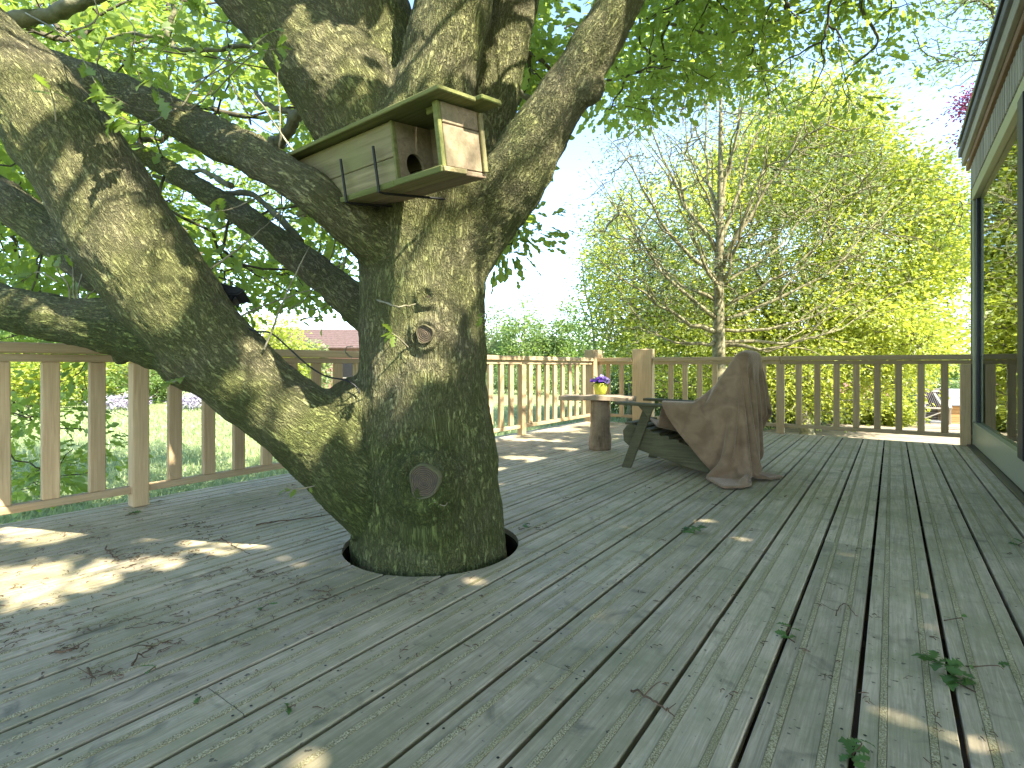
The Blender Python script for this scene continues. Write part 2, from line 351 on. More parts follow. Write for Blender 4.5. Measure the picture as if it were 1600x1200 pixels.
def leaves(C, D, L, kind, tint, up=.6):
    """leaf blades at C along D, length L; normals lean up"""
    n = len(C); D = unit(D); R = rng.normal(size=(n, 3))*(1-up)+np.array([0, 0, 1.])*up*1.3
    S = unit(np.cross(R, D)); Nn = np.cross(D, S); TV, TF = TPL[kind]; k = len(TV)
    V = C[:, None]+(D[:, None]*TV[None, :, 0:1]+S[:, None]*TV[None, :, 1:2]+Nn[:, None]*TV[None, :, 2:3])*np.asarray(L)[:, None, None]
    F = (np.arange(n)*k)[:, None, None]+TF[None]
    return V.reshape(-1, 3), F.reshape(-1, TF.shape[1]), np.repeat(tint, k)
def leaf_obj(name, sets, mat, parent=None, **k):
    Vs, Fs, Ts, o = [], [], [], 0
    for V, F, T in sets:
        Vs.append(V); Fs.append(F+o); Ts.append(T); o += len(V)
    me = mesh(name, np.vstack(Vs), np.vstack(Fs), False, {'tint': ('FLOAT', np.concatenate(Ts))})
    return link(name, me, parent, mat=mat, **k)
def grow(roots, pts, alpha=.35, rlen=None, rad0=.004, expo=2.4):
    """balanced spanning tree from roots through pts; returns positions, parent index, radii"""
    roots = np.asarray(roots, float); m, n = len(roots), len(pts); P = np.vstack([roots, pts])
    pl = np.zeros(m+n); pl[:m] = 0 if rlen is None else rlen
    par = np.full(m+n, -1); d = np.linalg.norm(pts[:, None]-roots[None], axis=2)+alpha*pl[None, :m]
    best = d.min(1); bi = d.argmin(1); left = np.ones(n, bool); order = []
    for _ in range(n):
        i = int(np.where(left, best, 1e9).argmin()); left[i] = False; par[m+i] = bi[i]
        pl[m+i] = pl[bi[i]]+np.linalg.norm(P[m+i]-P[bi[i]]); order.append(m+i)
        c = np.linalg.norm(pts-pts[i], axis=1)+alpha*pl[m+i]; u = left & (c < best); best[u] = c[u]; bi[u] = m+i
    area = np.zeros(m+n)
    for i in reversed(order):
        area[i] = max(area[i], rad0**expo) + rad0**expo*.3; area[par[i]] += area[i]
    return P, par, area**(1/expo), m
def branch_tubes(P, par, R, m, rmax=None, jit=.08, sub=3, s=5):
    idx = np.arange(m, len(P)); A, B = P[par[idx]], P[idx]; ra, rb = R[par[idx]], R[idx]
    ra = np.minimum(ra, rb*1.5+.003)
    if rmax is not None: ra = np.minimum(ra, rmax); rb = np.minimum(rb, rmax)
    ln = np.linalg.norm(B-A, axis=1); P0, P1, R0, R1 = [], [], [], []
    prev = A; pr = ra
    for q in range(1, sub+1):
        f = q/sub; nx = A+(B-A)*f
        if q < sub: nx = nx+rng.normal(size=A.shape)*(jit*ln)[:, None]
        nr = ra+(rb-ra)*f; P0.append(prev); P1.append(nx); R0.append(pr); R1.append(nr); prev, pr = nx, nr
    return tubes(np.vstack(P0), np.vstack(P1), np.concatenate(R0), np.concatenate(R1), s)

# ------------------------------------------------------------ ground
def ground():
    n = 90; a = np.linspace(-1, 1, n); g = np.sign(a)*np.abs(a)**2.6*500; X, Y = np.meshgrid(g, g)
    Z = GZ+np.where(np.hypot(X, Y) > 12, .12*np.sin(X*.11+1)*np.cos(Y*.09), 0)
    V = np.stack([X, Y, Z], 2).reshape(-1, 3); i = np.arange(n-1); I, J = np.meshgrid(i, i); k = (J*n+I).ravel()
    return link('lawn', mesh('lawn', V, np.stack([k, k+1, k+n+1, k+n], 1), True), mat=M['lawn'], kind='structure')
ground()
def sheet(name, pts, z, mat):
    bm = bmesh.new(); vs = [bm.verts.new((x, y, z)) for x, y in pts]; bm.faces.new(vs); me = bpy.data.meshes.new(name); bm.to_mesh(me); bm.free()
    return link(name, me, mat=mat, kind='structure')
sheet('soil', [(-4.0, -3), (7, -3), (7, 8.0), (-4.0, 8.0)], GZ+.02, M['soil'])
pp = [W(x, y, (EYE-GZ)*FPX/(y-572))[:2] for x, y in ((1150, 690), (1260, 668), (1400, 664), (1500, 662), (1620, 668), (1700, 700), (1500, 740), (1250, 735))]
sheet('gravel_path', pp, GZ+.14, M['path'])
def grass_patch():
    n = 70000; px = rng.uniform(-60, 1250, n); yy = 1/rng.uniform(1/275., 1/62., n)
    t = (EYE-GZ)*FPX/yy; C = np.array([W(a, 572+b, c) for a, b, c in zip(px[:1], yy[:1], t[:1])])
    cx = (px-800)/FPX*t; C = np.stack([cx*CS-t*SN, cx*SN+t*CS, np.full(n, GZ-.005)+.0], 1)
    keep = (C[:, 0] < -4.5) | (C[:, 1] > 8.6); C = C[keep]; C[:, 2] += np.where(np.hypot(C[:, 0], C[:, 1]) > 12, .12*np.sin(C[:, 0]*.11+1)*np.cos(C[:, 1]*.09), 0)
    k = len(C); D = rng.normal(size=(k, 3))*.45+np.array([0, 0, 1.]); L = rng.uniform(.05, .11, k)*(1+np.hypot(C[:, 0], C[:, 1])*.03)
    h = L[:, None]; a = rng.uniform(0, 6.28, k); S = np.stack([np.cos(a), np.sin(a), a*0], 1)*h*.13; D = unit(D)
    V = np.stack([C-S, C+S, C+D*h*.6+S*.6, C+D*h], 1).reshape(-1, 3); F = np.arange(k*4).reshape(-1, 4)
    me = mesh('grass', V, F, False, {'tint': ('FLOAT', np.repeat(rng.uniform(0, 1, k), 4))}); link('grass', me, mat=M['grass'], kind='stuff', label='short bright green lawn grass beyond the deck railing', cat='grass')
grass_patch()

# ------------------------------------------------------------ deck
HC, HR = np.array([-1.97, 2.03]), .455
deck = link('deck', None, loc=(0, 0, 0), kind='structure')
PITCH, GAP, TH = .2205, .0145, .03
X0 = -.07-GAP/2
def plank_profile(w):
    g = .019; d = .006; pts = [(-w/2, -TH), (-w/2, -.003), (-w/2+.003, 0)]
    for c in (-w*.25, w*.25): pts += [(c-g/2, 0), (c-g/2+.001, -d), (c+g/2-.001, -d), (c+g/2, 0)]
    return pts+[(w/2-.003, 0), (w/2, -.003), (w/2, -TH)]
def plank_me(w, L):
    pr = plank_profile(w); n = len(pr); m = max(2, int(L/.5)); V = []
    for j in range(m+1):
        y = -L/2+L*j/m
        V += [(x, y, z) for x, z in pr]
    V = np.array(V); i = np.arange(n); j = (i+1) % n; b = (np.arange(m)*n)[:, None]
    F = [np.stack([b+i, b+j, b+n+j, b+n+i], 2).reshape(-1, 4)]
    me = mesh('plank', V, F)
    bm = bmesh.new(); bm.from_mesh(me); bm.verts.ensure_lookup_table()
    bm.faces.new([bm.verts[k] for k in range(n)]); bm.faces.new([bm.verts[m*n+k] for k in reversed(range(n))])
    bmesh.ops.recalc_face_normals(bm, faces=bm.faces); bm.to_mesh(me); bm.free(); return me
def carve(o, cut):
    md = o.modifiers.new('b', 'BOOLEAN'); md.operation = 'DIFFERENCE'; md.solver = 'EXACT'; md.object = cut
    bpy.context.view_layer.update(); dg = bpy.context.evaluated_depsgraph_get()
    me = bpy.data.meshes.new_from_object(o.evaluated_get(dg)); o.modifiers.clear(); old = o.data; o.data = me; bpy.data.meshes.remove(old)
bm = bmesh.new(); bmesh.ops.create_cone(bm, cap_ends=True, segments=72, radius1=HR, radius2=HR, depth=.4); cm = bpy.data.meshes.new('c'); bm.to_mesh(cm); bm.free()
cutter = bpy.data.objects.new('cutter', cm); COL.objects.link(cutter); cutter.location = (HC[0], HC[1], 0)
JOINTS = {}
kmin, kmax = int(round((-4.17-X0)/PITCH)), 3
def px_y(px, py):
    p = W(px, py, EYE*FPX/(py-572)); return p
for (a, b) in ((1330, 851), (1160, 972), (1100, 900), (360, 1100), (900, 905), (1000, 840), (840, 1030)):
    p = px_y(a, b); JOINTS.setdefault(int(math.floor((p[0]-X0)/PITCH)), []).append(p[1])
for k in range(kmin, kmax+1):
    xc = X0+(k+.5)*PITCH+0; w = PITCH-GAP
    if k == kmax: pass
    ys = [-2.2]; js = sorted(JOINTS.get(k, []))
    if not js: js = [random.choice([-.9, -.5, 3.9, 4.6])+random.uniform(-.2, .2)]
    while js[-1] < 3.6: js.append(js[-1]+random.uniform(3.4, 4.6))
    ys += [j for j in js if j < 7.4]+[8.17]
    if xc+w/2 > .83 and ys[-1] > 3.3: ys = [y for y in ys if y < 3.2]+[3.3]
    for y0, y1 in zip(ys, ys[1:]):
        L = y1-y0-.003; yc = (y0+y1)/2; near = abs(xc-HC[0]) < HR+w/2 and y0 < HC[1]+HR and y1 > HC[1]-HR
        dz = random.uniform(-.0012, .0012)
        p = link('plank', plank_me(w, L), deck, (xc, yc, dz), (random.uniform(-.0004, .0004), random.uniform(-.004, .004), 0), M['plank'])
        if near: carve(p, cutter)
        for c in (-w*.25, w*.25):
            g = link('grip_strip', box_me(.0165, L-.002, .0075, 0, name='grip_strip'), p, (xc+c, yc, dz-.0025), None, M['grit'])
            if abs(xc+c-HC[0]) < HR+.02 and near: carve(g, cutter)
bpy.data.objects.remove(cutter)
sv, sf = [], []; an8 = np.arange(8)/8*2*np.pi
for k in range(kmin, kmax+1):
    for y in list(np.arange(-2, 8.2, .6))+[yy+o_ for yy in JOINTS.get(k, []) for o_ in (-.03, .03)]:
        for o_ in (-.086, .086):
            x = X0+(k+.5)*PITCH+o_+random.uniform(-.004, .004); y_ = y+random.uniform(-.008, .008)
            if math.hypot(x-HC[0], y_-HC[1]) < HR+.02: continue
            b = len(sv)*8; sv.append(np.stack([x+.0042*np.cos(an8), y_+.0042*np.sin(an8), an8*0+.0019], 1)); sf.append(np.arange(8)+b)
link('screw_heads', mesh('screw_heads', np.vstack(sv), np.array(sf)), deck, mat=M['steel'], kind='stuff')
# joists and edge boards carrying the planks
for y in np.arange(-2, 8.2, .6):
    if abs(y-HC[1]) < HR+.05:
        box('joist', deck, (-3.35, y, -TH-.075), (1.7, .05, .145), M['soil'], bev=0); box('joist', deck, (-.15, y, -TH-.075), (2.6, .05, .145), M['soil'], bev=0)
    else: box('joist', deck, (-1.4, y, -TH-.075), (5.5, .05, .145), M['soil'], bev=0)
bar('edge_board', deck, (-4.215, -2.2, -.085), (-4.215, 8.2, -.085), .03, .16, M['plank']); bar('edge_board', deck, (-4.2, 8.195, -.085), (.78, 8.195, -.085), .03, .16, M['plank'])
a = np.linspace(0, 2*np.pi, 73)[:-1]; ring = []
for r, z in ((HR+.004, -.004), (HR+.004, -.30), (HR+.03, -.30), (HR+.03, -.031)): ring.append(np.stack([HC[0]+r*np.cos(a), HC[1]+r*np.sin(a), a*0+z], 1))
V = np.vstack(ring); i = np.arange(72); j = (i+1) % 72
F = np.vstack([np.stack([b*72+i, b*72+j, ((b+1) % 4)*72+j, ((b+1) % 4)*72+i], 1) for b in range(3)])
link('hole_liner', mesh('hole_liner', V, F, True), deck, mat=M['soil'])

# ------------------------------------------------------------ railings
RZ = [.100, .955, 1.005, 1.07]    # bottom rail centre, under rail centre, cap underside, cap top
bal_me = {}
def railing(name, label, axis, c, a0, a1, posts, balus, openings=()):
    t = thing(name, (c, a0, 0) if axis == 1 else (a0, c, 0), label, 'railing')
    P = lambda u, z, off=0: (c+off, u, z) if axis == 1 else (u, c+off, z)
    segs = sorted(posts)
    cuts = [a0]+[s for s in segs if a0+.2 < s < a1-.2]+[a1]
    for u0, u1 in zip(cuts, cuts[1:]):
        bar('bottom_rail', t, P(u0+.002, RZ[0]+.012), P(u1-.002, RZ[0]+.012), .06, .046, M['rail_x'])
        bar('under_rail', t, P(u0+.002, .978), P(u1-.002, .978), .058, .046, M['rail_x'])
        bar('cap_rail', t, P(u0+.001, 1.036), P(u1-.001, 1.036), .125, .062, M['rail_x'], bev=.008)
    for u in posts:
        off = .055 if axis == 1 else -.055
        s = (.09, .095, .953) if axis == 1 else (.095, .09, .953)
        link('post', box_me(*s, bev=.006, name='post'), t, P(u, .4775, off*.35), None, M['rail_z'])
    for u in balus:
        s = (.044, .084, .82) if axis == 1 else (.072, .042, .82)
        if axis not in bal_me: bal_me[axis] = box_me(*s, bev=.005, name='baluster'); bal_me[axis].materials.append(M['rail_z'])
        link('baluster', bal_me[axis], t, P(u+random.uniform(-.003, .003), .545, random.uniform(-.002, .002)), (random.uniform(-.004, .004), random.uniform(-.004, .004), 0))
    return t
lp = [-3.07, -.823, 1.427, 3.677, 5.927]
lb = []
for p0 in lp: lb += [p0+.225*k for k in range(1, 10)]
lr = railing('railing', 'long wooden balustrade along the left edge of the deck above the lawn', 1, -4.10, -3.2, 7.98, lp, [b for b in lb if b < 7.95])
box('post', lr, (-4.13, 8.16, .6), (.19, .34, 1.21), M['rail_z'], bev=.012)
fp = [-1.253, .70]
fb = [-1.253+.2203*k for k in range(-8, 9) if k != 0]
fr = railing('railing', 'wooden balustrade across the far end of the deck behind the reclined chair', 0, 8.15, -3.06, .765, fp, [b for b in fb if b > -3.0])
box('post', fr, (-3.25, 8.17, .6), (.33, .14, 1.21), M['rail_z'], bev=.012)
sr = thing('railing', (-3.7, 8.15, 0), 'short wooden balustrade with two balusters between the two stout corner posts', 'railing')
for nm, z, w, h in (('bottom_rail', .112, .06, .046), ('under_rail', .978, .058, .046), ('cap_rail', 1.036, .125, .062)): bar(nm, sr, (-4.03, 8.16, z), (-3.42, 8.16, z), w, h, M['rail_x'])
for x in (-3.86, -3.62): link('baluster', bal_me[0], sr, (x, 8.16, .545))

# ------------------------------------------------------------ the house on the right
HX, HY0, HY1 = .80, 3.35, 8.2
hs = thing('garden_house', (HX, HY1, GZ), 'timber garden house with a sliding glass door along the right side of the deck', 'house')
box('corner_post', hs, (.80, 8.235, 1.55), (.05, .06, 3.2), M['cornerpost']); box('corner_post', hs, (.765, 8.16, 1.58), (.03, .065, 3.16), M['cornerpost'])
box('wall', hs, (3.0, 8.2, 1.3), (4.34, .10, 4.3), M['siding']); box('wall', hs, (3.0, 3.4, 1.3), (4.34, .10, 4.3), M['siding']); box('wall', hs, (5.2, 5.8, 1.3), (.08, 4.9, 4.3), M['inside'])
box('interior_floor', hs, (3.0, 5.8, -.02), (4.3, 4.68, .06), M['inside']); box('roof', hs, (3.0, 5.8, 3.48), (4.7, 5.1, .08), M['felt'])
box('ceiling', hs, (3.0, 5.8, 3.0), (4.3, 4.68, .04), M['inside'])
box('roof_edge', hs, (.668, 5.77, 3.60), (.05, 5.2, .05), M['frame']); box('roof_edge', hs, (3.0, 8.4, 3.60), (4.6, .05, .05), M['frame'])
box('fascia', hs, (.70, 5.77, 3.45), (.04, 5.14, .25), M['fascia']); box('fascia', hs, (3.0, 8.36, 3.45), (4.5, .04, .25), M['fascia'])
box('trim_board', hs, (.735, 5.8, 3.285), (.035, 5.0, .07), M['trim'])
for q in range(int((8.16-3.4)/.055)): box('siding_board', hs, (.755+.004*(q % 2), 3.43+.0275+q*.055, 3.115), (.022, .049, .27), M['siding'], bev=.006)
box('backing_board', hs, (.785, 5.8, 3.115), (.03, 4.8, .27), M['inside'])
wf = box('door_frame', hs, (.80, 6.0, 2.91), (.09, 4.3, .13), M['alu']); box('door_frame', hs, (.80, 8.04, 1.555), (.03, .08, 2.58), M['frame']); box('door_frame', hs, (.79, 8.10, 1.49), (.06, .036, 2.95), M['alu'])
box('door_frame', hs, (.79, 5.17, 1.555), (.10, .20, 2.58), M['black']); box('base_panel', hs, (.80, 6.0, .145), (.07, 4.3, .235), M['alu']); box('sill', hs, (.775, 5.9, .013), (.13, 4.6, .02), M['frame'])
box('door_stile', hs, (.80, 5.50, 1.555), (.03, .10, 2.58), M['alu']); box('base_rail', hs, (.785, 6.0, .275), (.05, 4.3, .022), M['alu'])
box('glass_pane', hs, (.812, 6.76, 1.56), (.012, 2.44, 2.55), M['glass'], bev=0); box('glass_pane', hs, (.812, 4.4, 1.56), (.012, 1.85, 2.55), M['glass'], bev=0)

# ------------------------------------------------------------ the oak: trunk and limbs (one continuous surface)
def limb(rows, n=40):
    """rows of (px, py, t, radius in px) -> (n,4) world xyz + radius"""
    s = spline(rows, n); return np.array([np.r_[W(a, b, t), r*t/FPX] for a, b, t, r in s])
LIMBS = [
 limb([(674, 1290, 2.8, 150), (674, 1010, 2.8, 137), (676, 900, 2.8, 124), (671, 800, 2.8, 116), (666, 720, 2.8, 110), (662, 640, 2.8, 102), (661, 550, 2.8, 98), (661, 460, 2.8, 97), (664, 390, 2.8, 102), (670, 320, 2.8, 112), (668, 240, 2.85, 112), (655, 180, 2.9, 90)], 60),
 limb([(620, 330, 2.8, 60), (590, 220, 2.8, 84), (540, 140, 2.8, 82), (475, 70, 2.8, 66), (405, 0, 2.8, 54), (320, -90, 2.8, 48), (230, -190, 2.8, 42), (120, -330, 2.9, 34), (20, -420, 3.1, 22)], 46),
 limb([(650, 320, 2.9, 70), (612, 200, 2.95, 84), (580, 90, 3.0, 84), (556, 0, 3.0, 78), (530, -110, 3.0, 68), (500, -260, 3.05, 55), (500, -420, 3.2, 40), (540, -560, 3.4, 26)], 44),
 limb([(672, 300, 2.75, 70), (668, 200, 2.72, 70), (688, 110, 2.7, 62), (712, 0, 2.7, 59), (735, -110, 2.7, 55), (750, -260, 2.7, 47), (790, -420, 2.8, 36), (860, -560, 3.0, 24)], 44),
 limb([(725, 330, 2.85, 60), (752, 225, 2.9, 48), (774, 120, 2.95, 43), (800, 10, 3.0, 38), (822, -90, 3.05, 36), (850, -220, 3.2, 32), (900, -340, 3.5, 24)], 40),
 limb([(690, 420, 2.8, 70), (738, 350, 2.75, 66), (795, 285, 2.65, 56), (836, 220, 2.6, 47), (886, 140, 2.55, 41), (930, 72, 2.5, 39), (972, 0, 2.5, 34), (1020, -85, 2.5, 32), (1090, -190, 2.6, 29), (1190, -300, 2.8, 23), (1300, -380, 3.1, 16)], 50),
 limb([(655, 830, 2.8, 80), (600, 765, 2.75, 80), (512, 690, 2.68, 70), (450, 645, 2.6, 60), (376, 588, 2.55, 62), (300, 510, 2.5, 70), (255, 450, 2.47, 76), (196, 368, 2.44, 78), (140, 274, 2.4, 74), (62, 165, 2.36, 71), (-40, 60, 2.32, 64), (-160, -60, 2.3, 54), (-320, -200, 2.4, 40), (-480, -320, 2.6, 24)], 64),
 limb([(330, 560, 2.52, 48), (262, 528, 2.5, 52), (190, 512, 2.5, 45), (100, 500, 2.52, 37), (0, 477, 2.55, 36), (-110, 440, 2.6, 33), (-260, 400, 2.7, 24), (-420, 330, 2.9, 14)], 34),
 limb([(235, 455, 2.6, 44), (165, 425, 2.68, 36), (105, 385, 2.75, 32), (50, 343, 2.8, 31), (0, 305, 2.85, 28), (-90, 262, 3.0, 24), (-220, 190, 3.3, 15)], 30),
 limb([(660, 440, 2.78, 60), (600, 388, 2.62, 46), (548, 346, 2.45, 36), (500, 307, 2.36, 34), (440, 272, 2.38, 31), (390, 240, 2.5, 31), (330, 212, 2.8, 31), (250, 170, 2.95, 29), (165, 135, 3.15, 26), (60, 95, 3.4, 22), (-60, 40, 3.8, 15)], 44),
 limb([(640, 520, 2.85, 50), (578, 492, 2.95, 33), (522, 446, 3.05, 27), (458, 396, 3.2, 24), (390, 345, 3.4, 20), (320, 300, 3.7, 17), (220, 240, 4.2, 13), (120, 205, 4.8, 8)], 36),
]
blobs = [(W(664, 752, 2.62), .265), (W(668, 525, 2.60), .135), (W(673, 466, 2.60), .115), (W(920, 140, 2.50), .085), (W(560, 640, 2.72), .17), (W(300, 560, 2.5), .15), (W(90, 222, 2.36), .19), (W(190, 560, 2.5), .04)]
def build_trunk():
    parts = []
    for L in LIMBS:
        V, F, fr_ = sweep(L[:, :3], L[:, 3], 28)
        parts.append((V, F))
    for c, r in blobs:
        bm = bmesh.new(); bmesh.ops.create_icosphere(bm, subdivisions=3, radius=r)
        V = np.array([v.co[:] for v in bm.verts])+c; F = np.array([[v.index for v in f.verts] for f in bm.faces]); bm.free(); parts.append((V, [F]))
    V, F = merge(parts); me = mesh('trunk', V, F); o = link('trunk', me)
    md = o.modifiers.new('r', 'REMESH'); md.mode = 'VOXEL'; md.voxel_size = .0088; md.adaptivity = 0
    sm = o.modifiers.new('s', 'SMOOTH'); sm.factor = .8; sm.iterations = 26
    bpy.context.view_layer.update(); dg = bpy.context.evaluated_depsgraph_get(); m2 = bpy.data.meshes.new_from_object(o.evaluated_get(dg))
    bpy.data.objects.remove(o); return m2
def vnoise(P, seed=0):
    """smooth value noise, vectorised"""
    i = np.floor(P).astype(np.int64); f = P-i; f = f*f*(3-2*f); out = 0
    for dx in (0, 1):
        for dy in (0, 1):
            for dz in (0, 1):
                h = ((i[:, 0]+dx)*73856093 ^ (i[:, 1]+dy)*19349663 ^ (i[:, 2]+dz)*83492791 ^ seed*2654435761) & 0xffffff
                h = (h*1103515245+12345 & 0xffffff)/16777215.
                w = (f[:, 0] if dx else 1-f[:, 0])*(f[:, 1] if dy else 1-f[:, 1])*(f[:, 2] if dz else 1-f[:, 2]); out = out+h*w
    return out
def worley(P, seed=0):
    i = np.floor(P).astype(np.int64); d1 = np.full(len(P), 9.); d2 = np.full(len(P), 9.)
    for dx in (-1, 0, 1):
        for dy in (-1, 0, 1):
            for dz in (-1, 0, 1):
                c = i+np.array([dx, dy, dz]); h = (c[:, 0]*73856093 ^ c[:, 1]*19349663 ^ c[:, 2]*83492791 ^ seed) & 0xffffff
                a = (h*1103515245+12345) & 0xffffff; b = (a*1103515245+12345) & 0xffffff; e = (b*1103515245+12345) & 0xffffff
                q = c+np.stack([a, b, e], 1)/16777215.; d = np.linalg.norm(P-q, axis=1)
                n1 = np.minimum(d1, d); d2 = np.minimum(d2, np.maximum(d1, d)); d1 = n1
    return d1, d2
oak = thing('oak_tree', (HC[0]+.1, HC[1]+.1, GZ), 'huge mossy old oak growing up through the round hole in the deck', 'tree')
tm = build_trunk(); n = len(tm.vertices); V = np.empty(n*3, np.float32); tm.vertices.foreach_get('co', V); V = V.reshape(-1, 3).astype(np.float64)
Nm = np.empty(n*3, np.float32); tm.vertices.foreach_get('normal', Nm); Nm = Nm.reshape(-1, 3).astype(np.float64)
SK, s_off = [], 0
for li, L in enumerate(LIMBS):
    P, R = L[:, :3], L[:, 3]; T = unit(np.gradient(P, axis=0)); _, _, fr_ = sweep(P, R, 3, False)
    s = np.r_[0, np.cumsum(np.linalg.norm(np.diff(P, axis=0), axis=1))]
    for k in range(len(P)): SK.append(np.r_[P[k], R[k], fr_[0][k], fr_[1][k], fr_[2][k], s[k], li])
SK = np.array(SK); best = np.full(n, 1e9); bi = np.zeros(n, int)
for k, row in enumerate(SK):
    d = np.linalg.norm(V-row[:3], axis=1)/(row[3]+.03); u = d < best; best[u] = d[u]; bi[u] = k
S_ = SK[bi]; q = V-S_[:, :3]; al = np.einsum('ij,ij->i', q, S_[:, 4:7])
BC = np.stack([np.einsum('ij,ij->i', q, S_[:, 7:10]), np.einsum('ij,ij->i', q, S_[:, 10:13]), (S_[:, 13]+al)*.30], 1)+S_[:, 14:15]*3.7
for c, r in ((W(664, 748, 2.4), .30), (W(669, 523, 2.47), .13), (W(672, 465, 2.47), .10)):      # bark rings round the cut stubs
    d = np.linalg.norm(V-c, axis=1); w_ = np.clip(1-d/r, 0, 1); BC += (w_*.6)[:, None]*(V-c)*.8; 
def surf0(px, py):
    X, Y, T = to_px(V); k = np.where(np.hypot(X-px, Y-py) < 8)[0]; return V[k[T[k].argmin()]].copy()
d1, d2 = worley(BC*36+np.stack([vnoise(BC*30, 1), vnoise(BC*30, 2), vnoise(BC*30, 3)], 1)*1.5); ridge = np.clip((d2-d1)*2.2, 0, 1)
lump = vnoise(V*7)+.5*vnoise(V*15, 3); 
V2 = V+Nm*((ridge-.6)*.0050+(lump-.75)*.022)[:, None]
for c, r0, wd, hh in ((surf0(663, 746), .100, .020, .030), (surf0(663, 770), .235, .014, -.016), (surf0(669, 523), .058, .013, .018), (surf0(669, 523), .10, .010, -.008), (surf0(672, 465), .040, .014, .014)):
    d = np.linalg.norm((V-c)*np.array([1, 1, .85]), axis=1)*(1+.15*(vnoise(V*9)-.5)); V2 += Nm*(hh*np.exp(-((d-r0)/wd)**2))[:, None]
flare = (S_[:, 14] == 0) & (V[:, 2] < 1.3); ang = np.arctan2(V[:, 1]-HC[1], V[:, 0]-HC[0])
V2 += Nm*(flare*np.clip((1.3-V[:, 2]), 0, 1)*.012*np.sin(ang*7+V[:, 2]*1.5))[:, None]
tm.vertices.foreach_set('co', V2.astype(np.float32).ravel())
dk = np.linalg.norm(V-W(664, 760, 2.42), axis=1)
moss = .55*np.clip(1-dk/.34, 0, 1)+.25*np.clip((V[:, 2]*-1+1.1), 0, 1)*(S_[:, 14] == 6)+.55*((S_[:, 14] == 7))*(Nm[:, 2] < .2)-.1-.25*(V[:, 2] > 1.9)+.35*np.clip(-Nm[:, 2], 0, 1)*(V[:, 2] < 1.9)
for nm, ty, a in (('bark_co', 'FLOAT_VECTOR', BC), ('moss', 'FLOAT', moss)):
    at = tm.attributes.new(nm, ty, 'POINT'); at.data.foreach_set('vector' if ty == 'FLOAT_VECTOR' else 'value', a.astype(np.float32).ravel())
tm.polygons.foreach_set('use_smooth', np.ones(len(tm.polygons), bool)); tm.update()
tm.materials.clear(); link('trunk', tm, oak, mat=M['bark'])
TV = V
def stub(c, r, ln, nrm):
    """sawn branch stub: bark sleeve plus a cut face with rings"""
    nrm = unit(np.array(nrm, float)); q = Vector(nrm).to_track_quat('Z', 'Y')
    a = np.arange(28)/28*2*np.pi; wob = 1+.07*np.sin(a*3+1)+.04*np.sin(a*5)
    rg = lambda rr, z: np.stack([np.cos(a)*rr*wob, np.sin(a)*rr*wob*1.1, a*0+z], 1)
    rings = [rg(r*1.25, -ln), rg(r*1.12, -ln*.4), rg(r*1.08, 0), rg(r*1.0, .004), rg(r*.94, -.002)]
    V = np.vstack(rings); i = np.arange(28); j = (i+1) % 28
    F = [np.vstack([np.stack([b*28+i, b*28+j, (b+1)*28+j, (b+1)*28+i], 1) for b in range(len(rings)-1)])]
    e = link('branch_stub', mesh('branch_stub', V, F, True), oak, tuple(c), q.to_euler(), M['stubbark'])
    R2 = [rg(r*.94, -.002), rg(r*.6, -.004), rg(r*.25, -.001)]; V = np.vstack(R2+[np.zeros((1, 3))]); F = [np.vstack([np.stack([b*28+i, b*28+j, (b+1)*28+j, (b+1)*28+i], 1) for b in range(2)]), np.stack([56+i, 56+j, np.full(28, 84)], 1)]
    link('cut_face', mesh('cut_face', V, F, True), e, tuple(c), q.to_euler(), M['endgrain'])
def surf(px, py):
    """nearest point of the tree surface along the sight line"""
    X, Y, T = to_px(TV); d = np.hypot(X-px, Y-py); k = np.where(d < 6)[0]; k = k[T[k].argmin()] if len(k) else d.argmin(); return TV[k].copy(), Nm[k]
TOCAM = np.array([.30, -.90, .12])
c, _ = surf(663, 746); stub(c+np.array([.008, -.012, 0]), .066, .12, (.42, -.90, .05))
c, _ = surf(669, 523); stub(c+np.array([.010, -.018, 0]), .038, .09, (.5, -.85, -.05))
c, _ = surf(672, 465); stub(c+np.array([.0, -.006, 0]), .030, .03, (.5, -.85, .0))

# ------------------------------------------------------------ the oak: crown
# gaps in the crown through which the sun reaches these spots (point, radius)
GAPS = []
def gap(px, py, t, r):
    GAPS.append((W(px, py, t), r))
def gapd(px, py, r): GAPS.append((px_y(px, py), r*.9-.075))
for a in ((700, 345, 2.45, .13), (735, 400, 2.5, .09), (720, 455, 2.5, .08), (672, 462, 2.45, .08), (610, 455, 2.6, .06), (690, 500, 2.45, .06), (640, 560, 2.5, .07),
          (150, 240, 2.2, .09), (165, 290, 2.2, .09), (190, 375, 2.2, .13), (235, 400, 2.2, .12), (45, 130, 2.1, .12), (20, 180, 2.1, .1), (250, 470, 2.3, .06), (30, 320, 2.7, .1), (420, 580, 2.45, .06), (505, 655, 2.5, .04),
          (415, 258, 2.6, .10), (690, 80, 2.55, .08), (720, 30, 2.55, .07), (900, 110, 2.4, .10), (850, 200, 2.5, .08), (960, 30, 2.4, .09), (790, 280, 2.5, .09), (700, 200, 2.1, .07), (735, 215, 2.1, .09), (650, 245, 2.2, .05), (450, 100, 2.6, .09), (610, 60, 2.7, .07), (820, 60, 2.9, .08)):
    gap(*a)
for a in ((20, 890, .14), (60, 930, .08), (165, 885, .07), (280, 872, .06), (275, 822, .05), (180, 905, .05), (5, 935, .06), (820, 715, .22), (900, 700, .22), (850, 690, .25), (930, 665, .2), (960, 690, .2), (1425, 1110, .05), (1455, 1150, .05), (870, 672, .3), (790, 735, .15), (215, 640, .1), (100, 760, .06)):
    gapd(*a)
